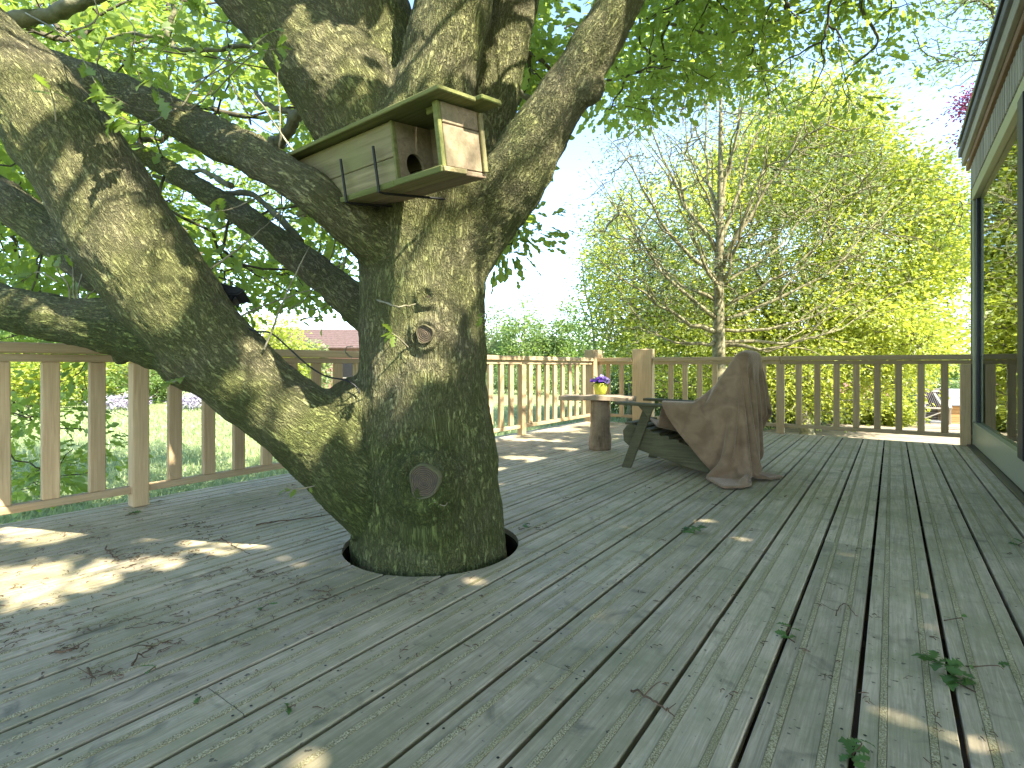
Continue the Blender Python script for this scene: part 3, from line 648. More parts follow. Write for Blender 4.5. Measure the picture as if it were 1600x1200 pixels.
for k in range(26): GAPS.append((np.array([-4.1, 4.2+k*.155, .5+.3*math.sin(k*2.1)]), .14))
def sun_ok(C, extra=.10):
    ok = np.ones(len(C), bool)
    for p, r in GAPS:
        d = C-p; al = d@SDIR; q = np.linalg.norm(d-al[:, None]*SDIR, axis=1); ok &= ~((q < max(.02, r+extra)) & (al > .3))
    return ok
def region(pxr, pyr, tr, n, mask=None):
    px = rng.uniform(*pxr, n*3); py = rng.uniform(*pyr, n*3); t = np.sqrt(rng.uniform(tr[0]**2, tr[1]**2, n*3))
    k = np.ones(n*3, bool) if mask is None else mask(px, py); px, py, t = px[k][:n], py[k][:n], t[k][:n]
    cx = (px-800)/FPX*t; return np.stack([cx*CS-t*SN, cx*SN+t*CS, EYE-(py-572)/FPX*t], 1)
def clump(P, s, thr, seed): return P[vnoise(P*s+50, seed) > thr]
low = lambda x: 155+35*np.sin(x*.021)+22*np.sin(x*.057+1)-(x > 1290)*30-np.clip((x-1100)*.05, 0, 40)
r1 = clump(region((-160, 575), (-90, 545), (3.6, 8.5), 1900, lambda x, y: ~((x > 395) & (x < 455) & (y > 150) & (y < 215)) & ~((x > 480) & (y > 400)) & ~((x > 250) & (y > 470))), 1.3, .40, 1)
r2 = clump(region((930, 1440), (-110, 185), (5.0, 8.5), 860, lambda x, y: y < low(x)+20), 1.5, .49, 2)
r3 = region((770, 935), (-60, 400), (4.2, 6.5), 150, lambda x, y: (x < 905-y*.33) & ~((x > 855) & (y < 90)) & ~((y > 250) & (x > 815)))
r4 = region((-60, 165), (575, 770), (4.7, 6.2), 44)
r5 = region((330, 560), (390, 480), (4.2, 6.5), 50); r6 = region((765, 812), (340, 402), (4.2, 4.8), 10)
n = 14500; a = rng.uniform(0, 6.283, n); rr = 9.0*np.sqrt(rng.uniform(0, 1, n)); z = rng.uniform(3.6, 6.9, n)
r7 = np.stack([-.6+rr*np.cos(a)*1.1, 2.2+rr*np.sin(a), z], 1)  # unseen overhead crown, its spread and density shaped to shade the deck
X, Y, T = to_px(r7); inview = (T > .2) & (Y > -60) & (X > -260) & (X < 1900)
keep = ~inview & (r7[:, 0] > -1.3) & (r7[:, 0] < 9.2); r7 = r7[keep]; r7 = r7[~((r7[:, 0] > 0) & (r7[:, 2] < 4.2))]
# large openings give the dappled light
def dapple(C, thr):
    u = np.cross(SDIR, [0, 0, 1.]); u /= np.linalg.norm(u); v = np.cross(SDIR, u); return vnoise(np.stack([C@u*.9, C@v*.9, C@u*0+3.3], 1), 9) < thr
r7 = r7[dapple(r7, .95)]
vis = np.vstack([r1, r2, r3, r4, r5, r6]); allp = np.vstack([vis, r7])
roots, rl = [], []
for L in LIMBS[1:]:
    k0 = int(len(L)*.45)
    for k in range(k0, len(L), 2): roots.append(L[k, :3]); rl.append(.8+.05*(len(L)-k))
P, par, R, m = grow(roots, allp, .30, rl, .0035, 2.3)
# branches crossing the view in front of the bird box are kept out by distance; drop long stray edges
el = np.linalg.norm(P[par[m:]]-P[m:], axis=1)
bv, bf = branch_tubes(P, par, R, m, .06, .05, 3, 5)
link('branches', mesh('branches', bv, bf, True), oak, mat=M['twig'], kind='stuff')
def tufts(C, dirs, nper, rad, Lr, kind, up=.6):
    n = len(C); k = rng.poisson(nper, n); idx = np.repeat(np.arange(n), k); q = rng.normal(size=(len(idx), 3)); q[:, 2] *= .55
    pos = C[idx]+q*rad; D = unit(q+dirs[idx]*.5+rng.normal(size=q.shape)*.35-np.array([0, 0, .25])); return pos, D
def oak_leaves(C, par_dirs, nper, rad, Lr, kind):
    pos, D = tufts(C, par_dirs, nper, rad, Lr, kind); ok = sun_ok(pos, Lr[1]*.62); pos, D = pos[ok], D[ok]
    X, Y, T = to_px(pos); ok = ~((T > 0) & (T < np.where(Y < 0, 5.0, 3.2)) & (X > -200) & (X < 1900) & (Y > -260) & (Y < 1300))
    if Lr[1] > .2: ok &= ~((T > 0) & (X > -60) & (X < 1660) & (Y > -30) & (Y < 1250))
    pos, D = pos[ok], D[ok]
    L = rng.uniform(*Lr, len(pos)); tint = np.clip(.5+.35*(vnoise(pos*1.1, 4)-.5)*2+rng.normal(size=len(pos))*.22, 0, 1)
    return leaves(pos, D, L, kind, tint, .55)
dirs = unit(P[m:]-P[par[m:]]); nv = len(vis)
s1 = oak_leaves(vis, dirs[:nv], 22, .16, (.07, .14), 'lobe')
s2 = oak_leaves(allp[nv:], dirs[nv:], 13, .27, (.15, .27), 'oval')
leaf_obj('leaves', [s1], M['leaf_oak'], oak, kind='stuff'); leaf_obj('high_leaves', [s2], M['leaf_oak'], oak, kind='stuff')

# young shoots with big leaves near the eye, each leaf its own part
lf_tpl = []
for q in range(4):
    TVt, TFt = TPL['oak']; v = TVt.copy(); v[:, 1] *= random.uniform(.85, 1.1); v[:, 2] += .10*np.sin(v[:, 0]*3+q)*v[:, 0]; v[:, 1] += .05*np.sin(v[:, 0]*5+q)
    me = mesh('leaf', v, TFt, True, {'tint': ('FLOAT', np.clip(rng.normal(.35+.2*q, .1, len(v)), 0, 1))}); me.materials.append(M['leaf_fore']); lf_tpl.append(me)
def put_leaf(parent, p, d, L, name='leaf', tpl=None, up=None):
    d = Vector(unit(np.array(d, float))); z = Vector((random.gauss(0, .5), random.gauss(0, .5), 1)) if up is None else Vector(up)
    s = z.cross(d).normalized(); z = d.cross(s); mt = Matrix((d, s, z)).transposed().to_euler()
    o = link(name, (tpl or random.choice(lf_tpl)), parent, tuple(p), mt); o.scale = (L, L, L); return o
def shoot(pts, nl, L0, rad=.004, cluster=1):
    P_ = np.array([W(*p) for p in pts]); c = spline(P_, 14); V_, F_, _ = sweep(c, np.linspace(rad, rad*.45, 14), 6)
    tw = link('shoot', mesh('shoot', V_, F_, True), oak, mat=M['paletwig'])
    for k in range(nl):
        u = 1-abs(random.gauss(0, .22)) if k > 1 else 1; u = min(1, max(.1, u)); i = min(13, int(u*13)); tdir = unit(c[min(13, i+1)]-c[max(0, i-1)])
        put_leaf(tw, c[i], tdir*.7+rng.normal(size=3)*.75-np.array([0, 0, .35]), random.uniform(.7, 1.15)*L0)
    return tw
random.seed(5)
shoot([(300, 130, 3.0), (360, 100, 2.5), (420, 52, 2.2)], 6, .085); shoot([(330, 150, 3.0), (390, 90, 2.4), (440, 75, 2.2)], 7, .09)
shoot([(40, 20, 3.0), (105, 60, 2.3), (150, 130, 2.1)], 6, .08); shoot([(88, 190, 2.14), (84, 160, 2.1), (78, 140, 2.05)], 3, .085)
shoot([(290, 175, 2.75), (245, 150, 2.4), (235, 125, 2.2)], 7, .10); shoot([(275, 170, 2.75), (225, 195, 2.3), (180, 180, 2.1)], 7, .10); shoot([(270, 175, 2.75), (215, 170, 2.4), (175, 150, 2.15)], 6, .09)
shoot([(430, 110, 3.0), (340, 90, 2.5), (300, 60, 2.3)], 7, .085); shoot([(420, 300, 2.6), (365, 325, 2.4), (335, 330, 2.3)], 6, .07); shoot([(500, 310, 2.55), (470, 318, 2.4), (440, 325, 2.35)], 5, .07)
shoot([(300, 70, 3.2), (275, 60, 2.8), (250, 80, 2.6)], 8, .09); shoot([(190, 20, 3.2), (210, 45, 2.8), (205, 80, 2.6)], 8, .09); shoot([(380, 40, 3.2), (330, 30, 2.9), (300, 10, 2.7)], 8, .09)
shoot([(640, 545, 2.5), (625, 530, 2.4), (612, 520, 2.35)], 5, .065); shoot([(758, 505, 2.55), (760, 490, 2.5), (752, 495, 2.48)], 3, .055); shoot([(300, 575, 2.4), (285, 590, 2.35), (268, 598, 2.3)], 5, .07); shoot([(520, 750, 2.6), (480, 762, 2.5), (445, 765, 2.45)], 5, .05); shoot([(700, 780, 2.42), (695, 790, 2.36), (678, 785, 2.33)], 3, .03)
shoot([(560, 300, 2.6), (508, 318, 2.45), (470, 340, 2.3)], 4, .06); shoot([(130, 420, 2.6), (115, 395, 2.5), (90, 400, 2.4)], 5, .07); shoot([(90, 440, 2.6), (60, 425, 2.6), (35, 440, 2.6)], 6, .07)
# thin bare water shoots on the limbs
wp = [[(112, 470, 2.5), (104, 440, 2.5), (88, 425, 2.52), (70, 400, 2.55)], [(118, 472, 2.5), (112, 420, 2.5), (95, 370, 2.6)], [(125, 474, 2.5), (140, 455, 2.5), (150, 432, 2.5)], [(128, 475, 2.5), (118, 450, 2.5), (130, 400, 2.6), (120, 360, 2.7)],
      [(275, 178, 2.8), (300, 140, 2.8), (345, 95, 2.8), (360, 60, 2.8)], [(280, 180, 2.8), (272, 150, 2.8), (262, 120, 2.8)], [(288, 180, 2.8), (318, 150, 2.75), (340, 110, 2.7)], [(436, 235, 2.6), (437, 170, 2.6), (436, 105, 2.6)], [(475, 262, 2.55), (430, 200, 2.6), (395, 150, 2.7), (360, 120, 2.8)],
      [(330, 420, 2.5), (380, 380, 2.6), (430, 330, 2.7)], [(412, 545, 2.45), (450, 450, 2.6), (480, 380, 2.7)], [(100, 60, 2.9), (150, 30, 2.9), (140, -20, 2.9)], [(150, 160, 3.0), (158, 130, 3.0), (150, 100, 2.7), (165, 60, 2.7)], [(300, 480, 2.5), (310, 450, 2.6), (300, 420, 2.7)], [(360, 500, 2.5), (430, 470, 2.8), (520, 450, 3.0)],
      [(540, 410, 3.0), (500, 430, 3.2), (470, 470, 3.4), (430, 490, 3.5)], [(540, 400, 3.0), (530, 440, 3.1), (500, 480, 3.2), (450, 480, 3.4)], [(555, 380, 3.0), (535, 360, 3.0), (520, 410, 3.2), (500, 450, 3.2)], [(470, 500, 3.2), (500, 495, 3.2), (545, 500, 3.0)], [(440, 300, 3.2), (440, 360, 3.2), (460, 400, 3.2)],
      [(548, 560, 2.7), (542, 545, 2.7), (553, 540, 2.7)], [(590, 470, 2.5), (620, 480, 2.3), (650, 470, 2.4)], [(760, 240, 3.0), (840, 305, 2.9)], [(880, 45, 2.6), (893, 38, 2.6), (915, 40, 2.6)]]
for w_ in wp:
    c = spline(np.array([W(*p) for p in w_]), 16); c += np.cumsum(rng.normal(size=c.shape)*.003, axis=0); V_, F_, _ = sweep(c, np.linspace(.0055, .002, 16), 6); link('water_shoot', mesh('water_shoot', V_, F_, True), oak, mat=M['paletwig'])
for w_, r in (([(20, 40, 3.6), (80, 30, 3.6), (150, 5, 3.5), (230, -30, 3.4)], .055), ([(272, -10, 4.0), (268, 25, 4.0), (256, 60, 4.0), (262, 80, 4.0)], .022), ([(405, 240, 3.3), (440, 225, 3.3), (462, 200, 3.2), (500, 182, 3.1)], .045), ([(905, 170, 4.0), (850, 165, 3.7), (800, 152, 3.2)], .03), ([(255, 60, 4.0), (180, 62, 4.1), (120, 80, 4.3)], .015),
              ([(270, 75, 4.0), (330, 80, 3.9), (405, 70, 3.8), (460, 55, 3.5)], .018), ([(470, 180, 3.4), (420, 165, 3.6), (390, 140, 4.0)], .02), ([(360, 290, 3.4), (300, 262, 3.8), (280, 290, 4.2)], .02), ([(470, 380, 3.3), (400, 310, 3.6), (330, 300, 3.9), (250, 270, 4.2)], .025),
              ([(975, 60, 6), (1040, 40, 6), (1130, 60, 6.2), (1180, 30, 6.5)], .02), ([(1350, -40, 6.5), (1345, 20, 6.5), (1370, 60, 6.6), (1330, 95, 6.8)], .025), ([(1000, 20, 5.5), (1010, 80, 5.6), (1060, 110, 6)], .015)):
    c = spline(np.array([W(*p) for p in w_]), 24); c += np.cumsum(rng.normal(size=c.shape)*.006, axis=0); V_, F_, _ = sweep(c, np.linspace(r, r*.55, 24)*(1+.1*rng.normal(size=24)), 8); link('branch', mesh('branch', V_, F_, True), oak, mat=M['trunkfar'])

# ------------------------------------------------------------ other trees, shrubs and buildings beyond the deck
def in_lobes(lobes, n, shell=.0):
    C = np.array([l[0] for l in lobes]); A = np.array([l[1] for l in lobes]); w = A.prod(1); w = w/w.sum(); out = []
    k = rng.choice(len(lobes), n, p=w); q = unit(rng.normal(size=(n, 3)))*(rng.uniform(shell, 1, n)**(1/3.))[:, None]
    return C[k]+q*A[k]
def fan(base_t, ends, r0):
    """long arching limbs from the stem to the given ends"""
    out = []
    for (sx, sy), (ex, ey), t in ends:
        a = W(sx, sy, base_t); b = W(ex, ey, t); mid = (a+b)/2+np.array([0, 0, -.10])*np.linalg.norm(b-a)+rng.normal(size=3)*.08; c = spline([a, mid, b], 12); k = rng.uniform(.6, 1.25); c[1:] += np.cumsum(rng.normal(size=(11, 3))*.045, axis=0); rr = (np.linspace(1, .12, 12)**1.2)*r0*k; out.append((c, rr))
        ln = np.linalg.norm(c[-1]-c[0])
        for i in (3, 5, 6, 8):
            d = unit(c[i]-c[i-2]); o_ = rng.normal(size=3); o_ -= d*o_.dot(d); o_ = unit(o_)*.55+np.array([0, 0, .25]); e = c[i]+(d+o_)*ln*rng.uniform(.25, .45); q = spline([c[i], (c[i]+e)/2-o_*.06*ln, e], 12); q[1:] += np.cumsum(rng.normal(size=(11, 3))*.02, axis=0); out.append((q, np.linspace(rr[i]*.62, .004, 12)))
    return out
def tree(name, label, cat, base, top, lobes, npts, per, rad, Lr, leaf, wood_, tr=.12, alpha=.4, kind='quad', group=None, shell=.25, lean=None, clumpy=0, sides=5, rmax=None, fork=.35, rad0=.006, jit=.07, up=.5, limbs=None, wob=1.0):
    base = np.array(base, float); top = np.array(top, float); t = thing(name, base, label, cat, group)
    n = 14; c = spline(np.array([base, base+(top-base)*.35+rng.normal(size=3)*wob*.012*np.linalg.norm(top-base)*np.array([1, 1, 0]), base+(top-base)*.7+rng.normal(size=3)*wob*.012*np.linalg.norm(top-base)*np.array([1, 1, 0]), top]), n)
    rr = tr*np.linspace(1, .14, n)**1.2; rr[0] *= 1.25; V_, F_, _ = sweep(c, rr, 12); link('trunk', mesh('trunk', V_, F_, True), t, mat=wood_)
    extra, el_ = [], []
    for q, rr2 in (limbs or []):
        V_, F_, _ = sweep(q, rr2, 7); link('limb', mesh('limb', V_, F_, True), t, mat=wood_); extra.append(q[2:]); el_.append(np.arange(10)*.15)
    pts = in_lobes(lobes, npts, shell)
    if clumpy: pts = pts[vnoise(pts*clumpy+31, 5) > .38]
    pts = pts[pts[:, 2] > GZ+.15]
    k0 = int(n*fork); rts = c[k0:]; rl_ = np.linspace(0, .3*np.linalg.norm(top-base), n-k0)
    if extra: rts = np.vstack([rts]+extra); rl_ = np.concatenate([rl_]+el_)
    P, par, R, m = grow(rts, pts, alpha, rl_, rad0, 2.3)
    bv, bf = branch_tubes(P, par, R, m, rmax or tr*.45, jit, 3, sides); link('branches', mesh('branches', bv, bf, True), t, mat=wood_, kind='stuff')
    d = unit(P[m:]-P[par[m:]]); pos, D = tufts(pts, d, per, rad, Lr, kind)
    L = rng.uniform(*Lr, len(pos)); tint = np.clip(.5+(vnoise(pos*1.2, 8)-.5)*1.3+rng.normal(size=len(pos))*.2, 0, 1)
    leaf_obj('crown', [leaves(pos, D, L, kind, tint, up)], leaf, t, kind='stuff'); return t
def shrub(name, label, cat, px, py_base, t, w, h, leaf, n=220, per=16, Ls=(.05, .10), group=None, deep=None, kind='quad', gz=None):
    b = W(px, 572, t); b[2] = GZ; lob = []
    for q in range(4): lob.append((b+np.array([random.uniform(-.3, .3)*w, random.uniform(-.3, .3)*w, h*random.uniform(.35, .62)]), np.array([w*random.uniform(.34, .5), (deep or w)*random.uniform(.34, .5), h*random.uniform(.38, .5)])))
    return tree(name, label, cat, b, b+np.array([0, 0, h*.6]), lob, n, per, .10*max(1, w/2), Ls, leaf, M['twig'], .03*max(1, h), .2, kind, group, .1, fork=0, rad0=.005)
def gz(px, t, z=GZ): p = W(px, 572, t); p[2] = z; return p
# big lime-green tree filling the right background
tree('maple_tree', 'big rounded bright yellow-green tree in full leaf behind the sparser tree', 'tree', gz(1212, 15.5), W(1215, 230, 15.5), [
    (W(1215, 390, 15.8), np.array([4.3, 3.2, 3.9])), (W(1050, 420, 15.2), np.array([2.5, 2.3, 2.6])), (W(1385, 400, 15.5), np.array([2.3, 2.3, 2.9])), (W(1240, 240, 15.8), np.array([2.6, 2.3, 1.9])), (W(1440, 460, 15), np.array([1.3, 1.5, 1.5])),
    (W(1180, 540, 14.5), np.array([4.4, 2.5, 1.5])), (W(1290, 575, 14), np.array([2.0, 2, 1.3]))], 4600, 44, .34, (.075, .14), M['leaf_lime'], M['trunkfar'], .26, .35, 'quad', None, .35, None, .75, 5, .10, .4, .009, up=.45)
tree('maple_tree', 'leaning dark stemmed green tree with low leafy boughs touching the far balustrade', 'tree', gz(1265, 12.5), W(1205, 470, 13.5), [
    (W(1300, 590, 12.5), np.array([1.6, 1.2, .9])), (W(1180, 600, 12.5), np.array([1.7, 1.3, .9])), (W(1400, 520, 12.5), np.array([.8, 1.2, .5])), (W(1060, 560, 13), np.array([1.4, 1.2, 1.0]))], 420, 34, .24, (.055, .10), M['leaf_lime'], M['trunkfar'], .17, .3, 'quad', None, .2, fork=.2)
tree('willow_tree', 'tall airy tree with bare looking spreading branches and few small leaves', 'tree', gz(1125, 10.8), W(1126, 95, 10.8), [
    (W(1130, 300, 10.8), np.array([2.9, 2.2, 2.9])), (W(1010, 330, 10.5), np.array([1.5, 1.2, 1.9])), (W(1290, 360, 11), np.array([2.1, 1.6, 1.9])), (W(1150, 140, 10.8), np.array([1.3, 1.1, 1.0])), (W(1000, 470, 10.8), np.array([1.2, 1.2, 1.1]))], 1700, 6, .20, (.045, .085), M['leaf_pale'], M['willowbark'], .17, .45, 'quad', None, .1, fork=.7, rad0=.0045, rmax=.024, jit=.05, wob=.25, limbs=fan(10.8, [
    ((1122, 500), (905, 270), 10.2), ((1120, 520), (925, 400), 10.0), ((1123, 440), (930, 190), 10.6), ((1124, 400), (975, 130), 10.9), ((1124, 360), (1030, 90), 10.4), ((1126, 350), (1075, 70), 11.3), ((1127, 330), (1165, 60), 10.6), ((1127, 380), (1235, 90), 11), ((1127, 420), (1290, 130), 10.4),
    ((1128, 450), (1345, 160), 11.2), ((1128, 480), (1395, 230), 10.6), ((1128, 500), (1425, 300), 11.2), ((1128, 515), (1430, 400), 10.5), ((1128, 535), (1420, 450), 11.3), ((1120, 470), (960, 330), 11.6), ((1126, 440), (1200, 200), 9.8), ((1124, 470), (1040, 240), 9.9), ((1120, 535), (960, 480), 10.4), ((1128, 540), (1300, 480), 10)], .052))
tree('grey_green_tree', 'grey-green feathery tree at the left edge of the big yellow-green crown', 'tree', gz(985, 17), W(985, 330, 17), [(W(975, 440, 17), np.array([1.3, 1.6, 2.3])), (W(1000, 360, 17), np.array([1.3, 1.4, 1.7])), (W(960, 520, 17), np.array([1.2, 1.3, 1.3]))], 420, 20, .28, (.07, .13), M['leaf_mid'], M['trunkfar'], .12, .4, 'quad', None, .3)
# bare snag
sn = thing('bare_snag', gz(922, 19), 'thin leafless grey snag rising above the corner posts against the sky', 'tree')
for pts, r in (([(930, 640, 19), (925, 520, 19), (908, 440, 19), (904, 385, 19)], .05), ([(922, 510, 19), (897, 455, 19), (888, 435, 19)], .025), ([(914, 460, 19), (918, 420, 19), (914, 395, 19)], .022), ([(926, 540, 19), (935, 480, 19), (932, 440, 19)], .025), ([(906, 430, 19), (896, 405, 19), (893, 395, 19)], .014)):
    c = spline(np.array([W(*p) for p in pts]), 14); c += np.cumsum(rng.normal(size=c.shape)*.02, axis=0); V_, F_, _ = sweep(c, np.linspace(r, r*.3, 14), 6); link('branch', mesh('branch', V_, F_, True), sn, mat=M['deadtwig'])
for px, topy, t, w, lab, mt, nm in ((818, 463, 40, 2.3, 'taller of the two conical green trees beyond the left balustrade, nearer the oak trunk', 'leaf_mid', 'conical_tree'), (886, 467, 40, 2.1, 'conical green tree beyond the left balustrade just left of the corner posts', 'leaf_mid', 'conical_tree'), (776, 476, 44, 2.4, 'pale yellowish thin tree beside the oak trunk beyond the left balustrade', 'leaf_pale', 'pale_tree'), (850, 505, 46, 2.6, 'rounded pale green tree low between the two conical trees', 'leaf_pale', 'pale_tree')):
    h = W(px, topy, t)[2]-GZ; b = gz(px, t); tree(nm, lab, 'tree', b, b+np.array([0, 0, h*.95]), [(b+np.array([0, 0, h*.28]), np.array([w, w, h*.27])), (b+np.array([0, 0, h*.5]), np.array([w*.82, w*.82, h*.28])), (b+np.array([0, 0, h*.72]), np.array([w*.5, w*.5, h*.26]))], 330, 22, .34, (.16, .30), M[mt], M['trunkfar'], .15, .4, 'quad', 'small trees far beyond the left balustrade', .3)
# left background hedge and trees
far = [(20, 24, 4.2, 2.9, 'leaf_lime', 'tall bright lime hedge bush behind the lawn at the left edge'), (130, 25, 4.0, 2.7, 'leaf_lime', 'rounded lime bush behind the lawn, second from the left edge'), (235, 27, 3.4, 2.3, 'leaf_mid', 'mid green bush behind the lawn right of the small red roof'), (330, 28, 4.2, 4.2, 'leaf_lime', 'tall yellow-green bush rising behind the big leaning limb'), (420, 27, 3.6, 4.8, 'leaf_lime', 'yellow-green tree-like bush rising between the leaning limb and the house'), (478, 29, 2.2, 3.4, 'leaf_pale', 'cream and green variegated shrub just left of the brick house')]
for px, t, w, h, mt, lab in far: shrub('bush', lab, 'bush', px, 0, t, w, h, M[mt], 300, 20, (.12, .22), 'bushes at the far side of the lawn')
shrub('flowering_shrub', 'low shrub with pale lilac flowers at the far side of the lawn', 'shrub', 185, 0, 22.5, 1.8, .6, M['leaf_lilac'], 160, 16, (.06, .12))
shrub('flowering_shrub', 'low pale flowered shrub under the leaning limb at the lawn edge', 'shrub', 300, 0, 23, 1.6, .6, M['leaf_lilac'], 160, 16, (.06, .12))
lo = [(790, 34, 3.6, 1.9, 'leaf_dark', 'dark clipped bush seen between balusters right of the trunk'), (860, 33, 3.4, 1.7, 'leaf_mid', 'bushy green shrub seen through the left balustrade near the corner'), (945, 20, 2.6, 1.9, 'leaf_mid', 'green shrub behind the yellow flower pot'), (1010, 19, 2.4, 2.2, 'leaf_mid', 'green shrub behind the stout square post'), (1080, 17, 2.6, 1.4, 'leaf_dark', 'dark green shrub behind the balusters left of the chair'),
      (1190, 17.5, 2.4, 1.2, 'leaf_mid', 'low green shrub behind the balusters just right of the blanket'), (1255, 15.5, 1.5, 1.2, 'leaf_pale', 'pale silvery shrub behind the far balustrade'), (1310, 16.5, 2.1, 1.1, 'leaf_lime', 'yellow-green low shrub in the middle of the far balustrade'), (1375, 15.5, 1.2, 1.0, 'leaf_lime', 'low bright shrub left of the small hutches'), (1440, 20, 2.6, 1.5, 'leaf_dark', 'dark shrub behind the open wire run'), (1500, 21, 2.4, 1.4, 'leaf_dark', 'dark hedge bush behind the orange hutch'), (1560, 20, 2.4, 1.3, 'leaf_mid', 'bush behind the corner of the garden house')]
for px, t, w, h, mt, lab in lo: shrub('shrub', lab, 'shrub', px, 0, t, w, h, M[mt], 240, 18, (.07, .14), 'shrubs beyond the balustrades')
# trees behind the house that reach in at the top right, and one reflected in the door
tree('beech_tree', 'beech tree with loose small green leaves hanging in above the house roof', 'tree', gz(1700, 12), W(1640, -40, 12), [(W(1500, 50, 11), np.array([1.0, 1.4, 1.2])), (W(1590, -60, 11), np.array([1.8, 1.8, 1.3])), (W(1480, 330, 12), np.array([.35, .8, .9])), (W(1620, 150, 12), np.array([1.0, 1.5, 2.5]))], 460, 13, .17, (.055, .095), M['leaf_mid'], M['twig'], .2, .5, 'oval', None, .1, fork=.5)
tree('purple_beech', 'purple leaved tree peeping out beside the roof edge of the garden house', 'tree', gz(1660, 13), W(1600, 120, 13), [(W(1528, 165, 12.5), np.array([.45, .6, .42])), (W(1512, 215, 12.5), np.array([.22, .4, .15])), (W(1590, 130, 13), np.array([.45, .5, .4]))], 150, 15, .14, (.055, .09), M['leaf_purple'], M['twig'], .12, .5, 'oval', None, .1, fork=.6)
tree('hazel_bush', 'slender sparse leafed tree close beside the corner post of the garden house', 'tree', gz(1560, 14), W(1520, 330, 14), [(W(1500, 360, 14), np.array([.5, .6, 1.1])), (W(1510, 500, 14), np.array([.3, .6, .8]))], 60, 9, .2, (.06, .10), M['leaf_pale'], M['paletwig'], .08, .5, 'oval', None, .1, fork=.4)
for k, (px, t, h, w) in enumerate(((1505, 70, 3.2, 7), (1430, 75, 4, 8), (740, 80, 6, 9), (900, 75, 5.5, 8), (600, 60, 5, 6), (250, 60, 6, 9), (60, 55, 6, 9), (-60, 50, 6, 9), (1100, 70, 6, 9), (1300, 70, 6, 9))):
    b = gz(px, t); 
    if k == 0: fw = []
    fw += [(b+np.array([random.uniform(-2, 2), random.uniform(-2, 2), h*.5]), np.array([w, w*.6, h*.55]))]
pts = in_lobes(fw, 5200, .3); pts = pts[pts[:, 2] > GZ]; pos, D = tufts(pts, pts*0, 7, .6, 0, 'quad'); L = rng.uniform(.4, .8, len(pos))
leaf_obj('distant_woodland', [leaves(pos, D, L, 'quad', np.clip(.5+(vnoise(pos*.4)-.5)*1.6, 0, 1), .5)], M['leaf_mid'], None, kind='stuff', label='distant line of green woodland on the horizon', cat='woodland')

def gable(name, label, cat, c, yaw, L, Wd, hw, hr, wallm, roofm, windows=0, ov=.3):
    t = thing(name, c, label, cat); R_ = Matrix.Rotation(yaw, 3, 'Z'); P = lambda x, y, z: Vector(c)+R_ @ Vector((x, y, z))
    bm = bmesh.new(); prof = [(-Wd/2, 0), (Wd/2, 0), (Wd/2, hw), (0, hr-.12), (-Wd/2, hw)]
    A = [bm.verts.new(P(-L/2, y, z)) for y, z in prof]; B = [bm.verts.new(P(L/2, y, z)) for y, z in prof]
    bm.faces.new(A); bm.faces.new(B[::-1])
    for i in range(5): bm.faces.new([A[i], B[i], B[(i+1) % 5], A[(i+1) % 5]])
    bmesh.ops.recalc_face_normals(bm, faces=bm.faces); me = bpy.data.meshes.new('wall'); bm.to_mesh(me); bm.free(); link('wall', me, t, mat=wallm)
    for s in (-1, 1):
        sl = (hr-hw)/(Wd/2); y1 = s*(Wd/2+ov); z1 = hw-sl*ov; n = 9
        for k in range(n):
            f0, f1 = k/n, (k+1)/n+.01
            p = [P(x, y1*(1-f)+0*f, z1*(1-f)+hr*f+(.05 if q else .09)+.0) for f, q in ((f0, 0), (f1, 1)) for x in (-L/2-ov, L/2+ov)]
            bm = bmesh.new(); v = [bm.verts.new(a) for a in (p[0], p[1], p[3], p[2])]; f = bm.faces.new(v); bmesh.ops.recalc_face_normals(bm, faces=bm.faces)
            ex = bmesh.ops.extrude_face_region(bm, geom=[f]); [setattr(v, 'co', v.co-Vector((0, 0, .07))) for v in ex['geom'] if isinstance(v, bmesh.types.BMVert)]
            bmesh.ops.recalc_face_normals(bm, faces=bm.faces); me = bpy.data.meshes.new('roof_tile_row'); bm.to_mesh(me); bm.free(); link('roof_tile_row', me, t, mat=roofm)
    for k in range(windows):
        x = -L/2+L*(k+.5)/windows; f = link('window', box_me(.9, .06, 1.1, .01), t, P(x, -Wd/2-.02, hw*.55), (0, 0, yaw), M['whitewood']); link('pane', box_me(.76, .03, .94, 0), f, P(x, -Wd/2-.06, hw*.55), (0, 0, yaw), M['black'])
    return t
g0 = gz(505, 34); gable('brick_house', 'pink brick house with a brown tiled roof beyond the lawn behind the trunk', 'house', tuple(g0), YAW+.12, 6.0, 5.0, 3.0, W(505, 516, 34)[2]-GZ, M['brick'], M['tile'], 3)
g1 = gz(188, 31); gable('garden_shed', 'little red roofed shed behind the lawn hedge on the left', 'shed', tuple(g1), YAW+.9, 2.6, 2.4, 1.1, 1.75, M['whitewood'], M['redtile'], 0, .15)
gw = thing('brick_wall', gz(1400, 24), 'low pinkish brick wall glimpsed through shrubs beyond the far balustrade', 'wall')
for q in range(9): bar('wall_panel', gw, gz(980+q*70, 24, GZ+.55), gz(980+q*70+68, 24, GZ+.55), .22, 1.1, M['brick'])
